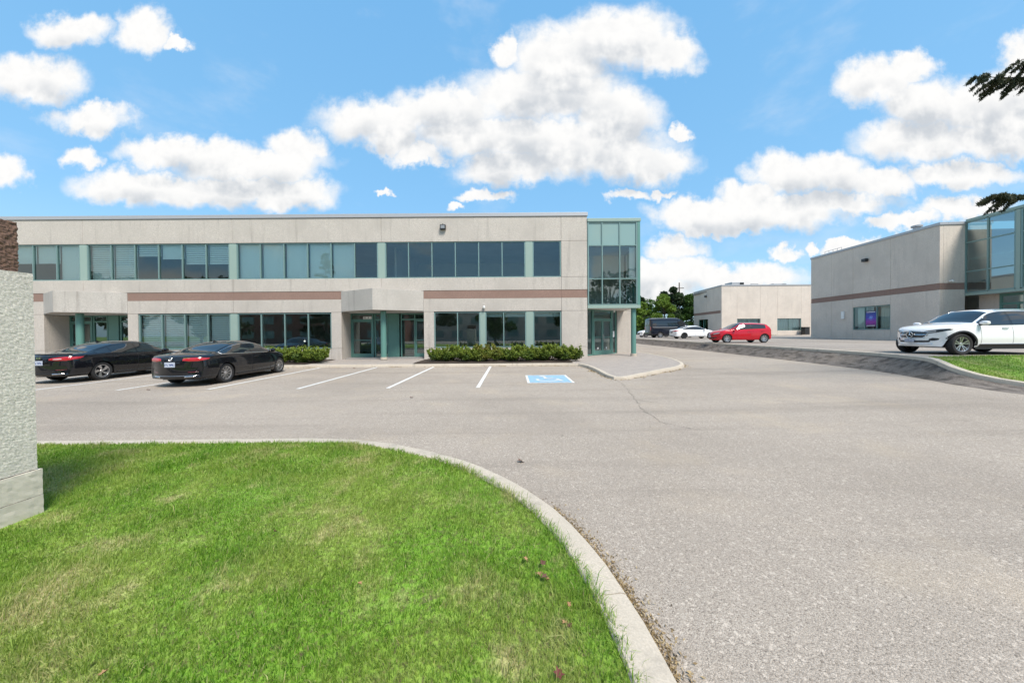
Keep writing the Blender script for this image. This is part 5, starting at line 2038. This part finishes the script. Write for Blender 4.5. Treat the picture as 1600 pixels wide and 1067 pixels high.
def suv():
    c = Car(4.72,
        top=[(-2.36, .80), (-2.34, 1.02), (-2.25, 1.18), (-2.0, 1.36), (-1.7, 1.52), (-1.3, 1.605), (-.5, 1.645), (.1, 1.63), (.42, 1.57), (.8, 1.36), (1.12, 1.165), (1.35, 1.125), (1.8, 1.07), (2.12, 1.0), (2.26, .92), (2.33, .80), (2.36, .62)],
        belt=[(-2.36, .78), (-2.32, .98), (-2.1, 1.06), (-1.2, 1.05), (0, 1.03), (1.0, 1.02), (1.35, 1.02), (1.85, .98), (2.12, .91), (2.27, .80), (2.36, .6)],
        bot=[(-2.36, .55), (-2.33, .40), (-2.2, .32), (-1, .26), (1, .26), (2.0, .26), (2.28, .275), (2.34, .31), (2.355, .37), (2.36, .46)],
        w=[(-2.36, .74), (-2.3, .84), (-2.1, .91), (-1.5, .945), (1.5, .945), (2.0, .915), (2.25, .83), (2.36, .70)],
        wr=[(-2.36, .86), (-1.9, .76), (-1.3, .72), (.3, .71), (.9, .77), (1.25, .86), (2.36, .88)], xf=1.56, xr=-1.33, Ra=.425, za=.375, bowf=.34, bowr=.18)
    root = empty('white_suv', (17.45, 12.88, lot(12.9)), R(180 - 1.5))
    tag(root, 'white sport utility car with star grille parked behind the grass island', 'car', 'cars in the neighbouring lot')
    c.body(WHITE, root)
    c.underbody(root)
    c.wheels(.372, .245, dict(n=5, w0=.026, w1=.034, split=.2), root, ('alloy', 'alloy_dark'))
    c.top_window(.40, 1.12, 'windshield', root, .95)
    c.top_window(-2.12, -1.62, 'rear_window', root, .9)
    for sg in (1, -1):
        c.side_window(-2.0, 1.03, sg, 'pillar_trim', root, .026, .018, 30, .0035, 'gloss_black')
        c.side_window(-1.95, -1.18, sg, 'quarter_window', root)
        c.side_window(-1.10, -.16, sg, 'side_window', root)
        c.side_window(-.08, 1.00, sg, 'side_window', root)
        P = [c.side(x, c.belt(x) + .02, sg, .008) for x in np.linspace(-1.98, 1.05, 20)]
        Q = [c.side(x, max(c.top(x) - c.rr(x) - .010, c.belt(x) + .024), sg, .008) for x in np.linspace(1.05, -1.98, 34)]
        MB().tube(Q, .009, 6).build('window_trim', M['chrome'], root, smooth=True)
        MB().tube(P, .011, 6).build('window_trim', M['trim'], root, smooth=True)
        # roof rails
        MB().tube([c.roofpt(x, sg * .93, .045 if -1.4 < x < .1 else .0) for x in np.linspace(-1.55, .22, 14)], .016, 7).build('roof_rail', M['chrome'], root, smooth=True)
        # black arch lips and sill cladding
        for cx in (c.xf, c.xr):
            arc, arc2 = [], []
            for a in np.linspace(.42 if cx > 0 else -.12, math.pi + (.12 if cx > 0 else -.15), 30):
                for lst, rad in ((arc, c.Ra - .004), (arc2, c.Ra + .055)):
                    px_, pz_ = cx + rad * math.cos(a), c.za + rad * math.sin(a)
                    x = px_
                    for _ in range(6):
                        x = px_ - c.bow(x)
                    z = max(pz_, c.bot(x) + .01)
                    q = c.side(x, z, sg, .014)
                    lst.append((px_, q[1], z))
            m_ = MB()
            m_.grid([arc, arc2])
            m_.grid([[(p[0], p[1] - sg * .05, p[2]) for p in arc], arc])
            m_.build('wheel_arch_trim', M['trim'], root, smooth=True)
        rows = [[c.side(x, z, sg, .014) for x in np.linspace(c.xr + c.Ra + .02, c.xf - c.Ra - .0, 16)] for z in (.265, .33, .375)]
        m_ = MB()
        m_.grid(rows)
        m_.build('sill_cladding', M['trim'], root, smooth=True)
        MB().tube([c.side(x, .385, sg, .016) for x in np.linspace(c.xr + c.Ra + .06, c.xf - c.Ra - .04, 12)], .010, 6).build('sill_chrome', M['chrome'], root)
        for xx in (-.12, 1.06):
            c.seam([(xx, z) for z in np.linspace(.40, 1.02, 8)], sg, root)
        c.seam([(-1.12 + .25 * max(0, .8 - z), z) for z in np.linspace(.72, 1.04, 5)], sg, root)
        c.handle(.14, .93, sg, M['chrome'], root)
        c.handle(-.95, .94, sg, M['chrome'], root)
        c.mirror(.92, 1.06, sg, WHITE, root, .15)
        # head lamp: swept back from the grille
        c.patch([(2.5, sg * .50, .785), (2.5, sg * .66, .755), (2.35, sg * .84, .80), (2.05, sg * 1.0, .885)],
                [(2.5, sg * .49, .83), (2.5, sg * .66, .86), (2.35, sg * .84, .905), (2.0, sg * 1.0, .93)], (-1, -sg * .62, 0), 'headlight', M['gloss_black'], root, .010, 16, 6)
        c.patch([(2.5, sg * .54, .79), (2.5, sg * .66, .772), (2.38, sg * .80, .81)],
                [(2.5, sg * .54, .822), (2.5, sg * .66, .835), (2.38, sg * .80, .87)], (-1, -sg * .62, 0), 'lamp_lens', M['clear_lens'], root, .016, 10, 4)
        c.patch([(2.5, sg * .53, .832), (2.5, sg * .66, .862), (2.35, sg * .84, .908), (2.02, sg * 1.0, .932)],
                [(2.5, sg * .53, .842), (2.5, sg * .66, .874), (2.35, sg * .84, .918), (2.02, sg * 1.0, .938)], (-1, -sg * .62, 0), 'lamp_strip', M['white_lens'], root, .014, 14, 2)
        # side air intake
        c.patch([(2.5, sg * .62, .50), (2.5, sg * .72, .485), (2.35, sg * .82, .52)], [(2.5, sg * .62, .56), (2.5, sg * .72, .605), (2.35, sg * .82, .59)], (-1, -sg * .55, 0), 'air_intake', M['trim'], root, .008, 10, 5)
        c.patch([(-2.5, sg * .45, 1.0), (-2.45, sg * .8, .98), (-2.2, sg * 1.0, 1.0)], [(-2.5, sg * .45, 1.07), (-2.45, sg * .8, 1.10), (-2.1, sg * 1.0, 1.08)], (1, -sg * .5, 0), 'tail_light', M['red_lens'], root, .01, 12, 5)
    # grille: flattened hexagon with horizontal bar and star
    c.patch([(2.5, -.37, .60), (2.5, 0, .585), (2.5, .37, .60)], [(2.5, -.45, .80), (2.5, 0, .85), (2.5, .45, .80)], (-1, 0, 0), 'grille', M['gloss_black'], root, .010, 16, 6)
    ring = [c.hit((2.6, y, z), (-1, 0, 0), .012) for y, z in [(-.37, .60), (-.2, .588), (0, .585), (.2, .588), (.37, .60), (.44, .70), (.45, .80), (.25, .835), (0, .85), (-.25, .835), (-.45, .80), (-.44, .70), (-.37, .60)]]
    MB().tube([tuple(p) for p in ring if p], .010, 6).build('grille_surround', M['chrome'], root, smooth=True)
    for z_ in (.695, .725):
        for sg in (1, -1):
            pp = [c.hit((2.6, sg * y, z_ + .0), (-1, 0, 0), .018) for y in (.12, .2, .3, .41)]
            MB().tube([tuple(p) for p in pp if p], .009, 6).build('grille_bar', M['chrome'], root, smooth=True)
    h = c.hit((2.6, 0, .71), (-1, 0, 0), .035)
    star(root, (h.x, 0, .71), .105, 1, M['chrome'])
    # lower intake, plate and skid plate
    c.patch([(2.5, -.52, .43), (2.5, 0, .41), (2.5, .52, .43)], [(2.5, -.50, .51), (2.5, 0, .50), (2.5, .50, .51)], (-1, 0, 0), 'lower_intake', M['trim'], root, .007, 16, 4)
    c.patch([(2.5, -.52, .355), (2.5, 0, .345), (2.5, .52, .355)], [(2.5, -.56, .40), (2.5, 0, .385), (2.5, .56, .40)], (-1, 0, 0), 'skid_plate', M['chrome'], root, .016, 18, 3)
    h = c.hit((2.6, 0, .50), (-1, 0, 0), .02)
    MB().box(h.x - .002, h.x + .016, -.155, .155, .435, .565).build('licence_plate', M['plate'], root)
    c.seam([(x, c.belt(x) - .005) for x in np.linspace(1.2, 2.05, 8)], 1, root)
    c.seam([(x, c.belt(x) - .005) for x in np.linspace(1.2, 2.05, 8)], -1, root)


suv()


def hatch():
    c = Car(4.06,
        top=[(-2.03, .62), (-2.02, .90), (-1.96, 1.08), (-1.85, 1.22), (-1.68, 1.37), (-1.4, 1.42), (-.7, 1.455), (-.1, 1.455), (.2, 1.41), (.65, 1.20), (1.02, 1.0), (1.25, .955), (1.65, .87), (1.88, .76), (1.98, .66), (2.03, .48)],
        belt=[(-2.03, .60), (-2.0, .86), (-1.85, .99), (-1.2, .975), (0, .93), (.9, .89), (1.2, .875), (1.65, .79), (1.9, .67), (2.03, .46)],
        bot=[(-2.03, .45), (-2.02, .33), (-1.98, .28), (-1.8, .24), (-1, .2), (1, .2), (1.8, .2), (1.97, .22), (2.01, .27), (2.03, .38)],
        w=[(-2.03, .70), (-1.97, .79), (-1.75, .845), (-1, .862), (1, .862), (1.6, .83), (1.9, .74), (2.03, .60)],
        wr=[(-2.03, .86), (-1.7, .74), (-1.2, .70), (.1, .70), (.7, .76), (1.1, .86), (2.03, .88)], xf=1.22, xr=-1.35, Ra=.345, za=.315, bowf=.28, bowr=.14)
    root = empty('red_hatchback', (16.75, 25.3, lot(25)), R(180 - 3))
    tag(root, 'small red hatchback with silver wheels at the raised kerb', 'car', 'cars in the neighbouring lot')
    c.body(RED, root)
    c.underbody(root)
    c.wheels(.31, .2, dict(n=8, w0=.05, w1=.075), root, ('alloy', 'alloy_dark'))
    c.top_window(.16, .98, 'windshield', root, .94)
    c.top_window(-1.93, -1.68, 'rear_window', root, .85)
    for sg in (1, -1):
        c.side_window(-1.54, .82, sg, 'pillar_trim', root, .03, .026, 26, .0035, 'gloss_black')
        c.side_window(-1.52, -.52, sg, 'side_window', root, .035, .03)
        c.side_window(-.45, .80, sg, 'side_window', root, .035, .03)
        for xx in (-.48, .62):
            c.seam([(xx, z) for z in np.linspace(.27, .9, 8)], sg, root)
        c.handle(-.30, .80, sg, RED, root)
        c.handle(-1.25, .84, sg, RED, root)
        c.mirror(.70, .92, sg, RED, root)
        c.patch([(2.2, sg * .42, .60), (2.1, sg * .6, .61), (1.95, sg * .8, .66)], [(2.2, sg * .42, .67), (2.1, sg * .6, .72), (1.8, sg * .8, .77)], (-1, -sg * .6, 0), 'headlight', M['clear_lens'], root, .01, 10, 4)
        c.patch([(-2.2, sg * .55, .80), (-2.1, sg * .75, .78), (-1.9, sg * .9, .82)], [(-2.2, sg * .55, .95), (-2.1, sg * .75, .97), (-1.8, sg * .9, .95)], (1, -sg * .6, 0), 'tail_light', M['red_lens'], root, .01, 8, 4)
        c.patch([(2.2, sg * .55, .33), (2.1, sg * .68, .33)], [(2.2, sg * .55, .43), (2.1, sg * .68, .44)], (-1, -sg * .5, 0), 'fog_light', M['trim'], root, .006, 6, 4)
    c.patch([(2.2, -.40, .52), (2.2, .40, .52)], [(2.2, -.40, .58), (2.2, .40, .58)], (-1, 0, 0), 'grille', M['gloss_black'], root, .006, 10, 3)
    c.patch([(2.2, -.45, .28), (2.2, .45, .28)], [(2.2, -.40, .42), (2.2, .40, .42)], (-1, 0, 0), 'lower_intake', M['trim'], root, .006, 10, 4)
    h = c.hit((2.2, 0, .47), (-1, 0, 0), .012)
    MB().box(h.x - .005, h.x + .008, -.15, .15, .41, .54).build('licence_plate', M['plate'], root)


hatch()


def van():
    c = Car(5.9,
        top=[(-2.95, .7), (-2.94, 2.2), (-2.90, 2.42), (-2.75, 2.47), (-1, 2.5), (.4, 2.48), (.85, 2.40), (1.3, 2.10), (1.85, 1.58), (2.1, 1.38), (2.5, 1.22), (2.8, 1.05), (2.92, .85), (2.95, .6)],
        belt=[(-2.95, .68), (-2.93, 1.38), (-2.5, 1.40), (0, 1.36), (1.3, 1.28), (1.9, 1.22), (2.4, 1.12), (2.75, .95), (2.9, .78), (2.95, .58)],
        bot=[(-2.95, .5), (-2.9, .42), (-2, .38), (2, .34), (2.8, .34), (2.95, .46)],
        w=[(-2.95, .94), (-2.85, 1.0), (-2, 1.03), (1.5, 1.03), (2.3, .98), (2.75, .88), (2.95, .72)],
        wr=[(-2.95, .86), (.5, .84), (1.3, .82), (1.9, .86), (2.95, .88)], xf=1.98, xr=-1.75, Ra=.41, za=.36, bowf=.3, bowr=.03,
        g=([0, .1, .4, .7, .9, 1], [.96, .99, 1, 1, .995, .985]), rr=(.015, .10, .2))
    root = empty('black_van', (20.25, 43.6, lot(43)), R(1))
    tag(root, 'tall black cargo van parked in front of the trees', 'van', 'cars in the neighbouring lot')
    c.body(NAVY, root)
    c.underbody(root)
    c.wheels(.355, .23, dict(n=8, w0=.06, w1=.08), root, ('alloy', 'alloy_dark'))
    c.top_window(.92, 1.95, 'windshield', root, .95)
    for sg in (1, -1):
        c.side_window(.55, 1.72, sg, 'side_window', root, .03, .12)
        c.side_window(-2.7, .42, sg, 'side_window', root, .12, .28)
        MB().tube([c.side(x, 1.30, sg, .008) for x in np.linspace(-2.75, .4, 10)], .028, 6).build('body_rail', M['steel'], root)
        c.seam([(.48, z) for z in np.linspace(.45, 2.2, 8)], sg, root)
        c.mirror(1.62, 1.36, sg, M['trim'], root, .2)
        c.patch([(-3.1, sg * .80, .95), (-3.05, sg * 1.02, .95)], [(-3.1, sg * .80, 1.38), (-3.05, sg * 1.02, 1.38)], (1, -sg * .5, 0), 'tail_light', M['red_lens'], root, .012, 6, 6)
        c.patch([(-3.1, sg * .10, 1.5), (-3.1, sg * .78, 1.5)], [(-3.1, sg * .10, 2.1), (-3.1, sg * .74, 2.1)], (1, 0, 0), 'rear_window', M['glass_car'], root, .008, 6, 6)
    MB().box(-3.08, -2.9, -.9, .9, .42, .56).build('rear_bumper', M['trim'], root, bevel=.03)
    MB().box(-2.985, -2.955, -.16, .16, .72, .85).build('licence_plate', M['plate'], root)


van()

# ------------------------------------------------------------------ fallen leaves
browns = [simple('dry_leaf_tan', (0.33, 0.19, 0.09), .7), simple('dry_leaf_brown', (0.11, 0.05, 0.03), .7), simple('dry_leaf_red', (0.12, 0.028, 0.022), .7)]


def leaf(x, y, z, s, rz, k, label, group):
    m_ = MB()
    out = [(0, -.5), (.12, -.2), (.42, -.3), (.30, .02), (.5, .25), (.18, .22), (0, .55), (-.18, .24), (-.5, .22), (-.28, 0), (-.44, -.3), (-.12, -.2)]
    m_.add([(0, 0, .012 * s / .06)] + [(a * s, b_ * s, .012 + (abs(a) ** 1.5) * s * .55 + .1 * s * math.sin(5 * b_)) for a, b_ in out], [(0, i + 1, (i + 1) % 12 + 1) for i in range(12)])
    o = m_.build('fallen_leaf', browns[k])
    o.location = (x, y, z)
    o.rotation_euler = (random.uniform(-.4, .4), random.uniform(-.4, .4), rz)
    so = o.modifiers.new('thick', 'SOLIDIFY')
    so.thickness = .0008
    tag(o, label, 'leaf', group)


gl = 'leaves fallen on the lawn by the kerb'
for i, (px, py, s, k) in enumerate([(845, 872, .075, 1), (850, 893, .085, 1), (840, 888, .07, 0), (853, 897, .05, 0), (885, 935, .05, 0), (880, 963, .055, 0), (887, 967, .05, 1), (868, 1042, .08, 2), (818, 866, .06, 0), (425, 828, .06, 1), (556, 906, .05, 0), (150, 1050, .06, 0)]):
    hor = 521 - .0075 * (px - 800)
    d = 1.47 / (py - hor) * 533
    x = (px - 800) / 533 * d
    nmk = ['tan', 'brown', 'dark red'][k]
    where = ['at the top of the clump near the kerb curve', 'biggest of the clump near the kerb curve', 'at the left of the clump near the kerb curve', 'smallest of the clump near the kerb curve', 'lying alone nearest the kerb', 'in the pair close to the kerb', 'in the pair close to the kerb', 'near the bottom edge beside the kerb', 'left of the leaf clump', 'far out in the middle of the lawn', 'in the middle of the lawn', 'in the bottom left corner of the lawn'][i]
    leaf(x, d, lawn_z(x, d) + .03, s * .6, i * 1.7, k, f'dry {nmk} leaf on the grass {where}', gl)
gr = 'specks of leaf on the parking lot'
LW = ['in the open lane beyond the lawn', 'nearest the lawn kerb in the middle', 'right of the nearer black sedan', 'behind the nearer black sedan', 'at the foot of the dark verge', 'on the dark verge near the grass island',
      'at the kerb left of the entrance column', 'at the kerb in front of the entrance column', 'at the kerb right of the entrance column']
for i, (px, py) in enumerate([(642, 619), (812, 817 - 100), (330, 600), (230, 608), (1343, 582), (1395, 589), (553, 576), (588, 574), (625, 573)]):
    hor = 521 - .0075 * (px - 800)
    d = 1.6 / (py - hor) * 533
    x = (px - 800) / 533 * d
    d = min(d, 16.4)
    leaf(x, d, ground(x, d) + .004, .10, i * 2.1, 1, 'small dark curled leaf on the asphalt ' + LW[i], gr)

# ------------------------------------------------------------------ clippings and grit in the gutters
straw = mat_leaf('dry_clippings', [(0.16, 0.11, 0.06), (0.34, 0.25, 0.13), (0.46, 0.37, 0.22)], .1)


def gutter(name, path, n, spread, size, label, keep_=lambda p: True, side=1):
    P_ = [p for p in path if keep_(p)]
    A = np.array(P_)
    k = rng.integers(0, len(A) - 1, n)
    u = rng.uniform(0, 1, n)
    base_ = A[k] * (1 - u[:, None]) + A[k + 1] * u[:, None]
    tx = A[k + 1] - A[k]
    tx /= np.linalg.norm(tx[:, :2], axis=1)[:, None] + 1e-9
    clump = np.array([max(0, .35 + mnoise.noise(Vector((b[0] * 1.3, b[1] * 1.3, 4)))) for b in base_])
    off = (.03 + rng.gamma(1.1, spread, n)) * side
    q = base_.copy()
    q[:, 0] += -tx[:, 1] * off
    q[:, 1] += tx[:, 0] * off
    ok = rng.uniform(0, .8, n) < clump
    q = q[ok]
    q[:, 2] = [ground(a_, b_) + rng.uniform(.003, .012) for a_, b_ in q[:, :2]]
    me = leaf_mesh(name, q, size, straw, 2.6)
    o = link_mesh(name, me, None)
    o['kind'] = 'stuff'
    o['label'], o['category'] = label, 'debris'


gutter('gutter_clippings', kl, 5000, .035, .009, 'dry grass clippings and grit along the lawn kerb', lambda p: .8 < p[1] < 3.2 and p[0] > 0, 1)
gutter('gutter_clippings', kl, 2500, .03, .012, 'scattered dry grit at the far lawn kerb', lambda p: p[1] > 3.0 and p[0] > -9, 1)
gutter('gutter_clippings', kbp, 2600, .05, .028, 'dry leaves and grit along the kerb by the building', lambda p: p[1] < 20 and p[0] > -22, -1)
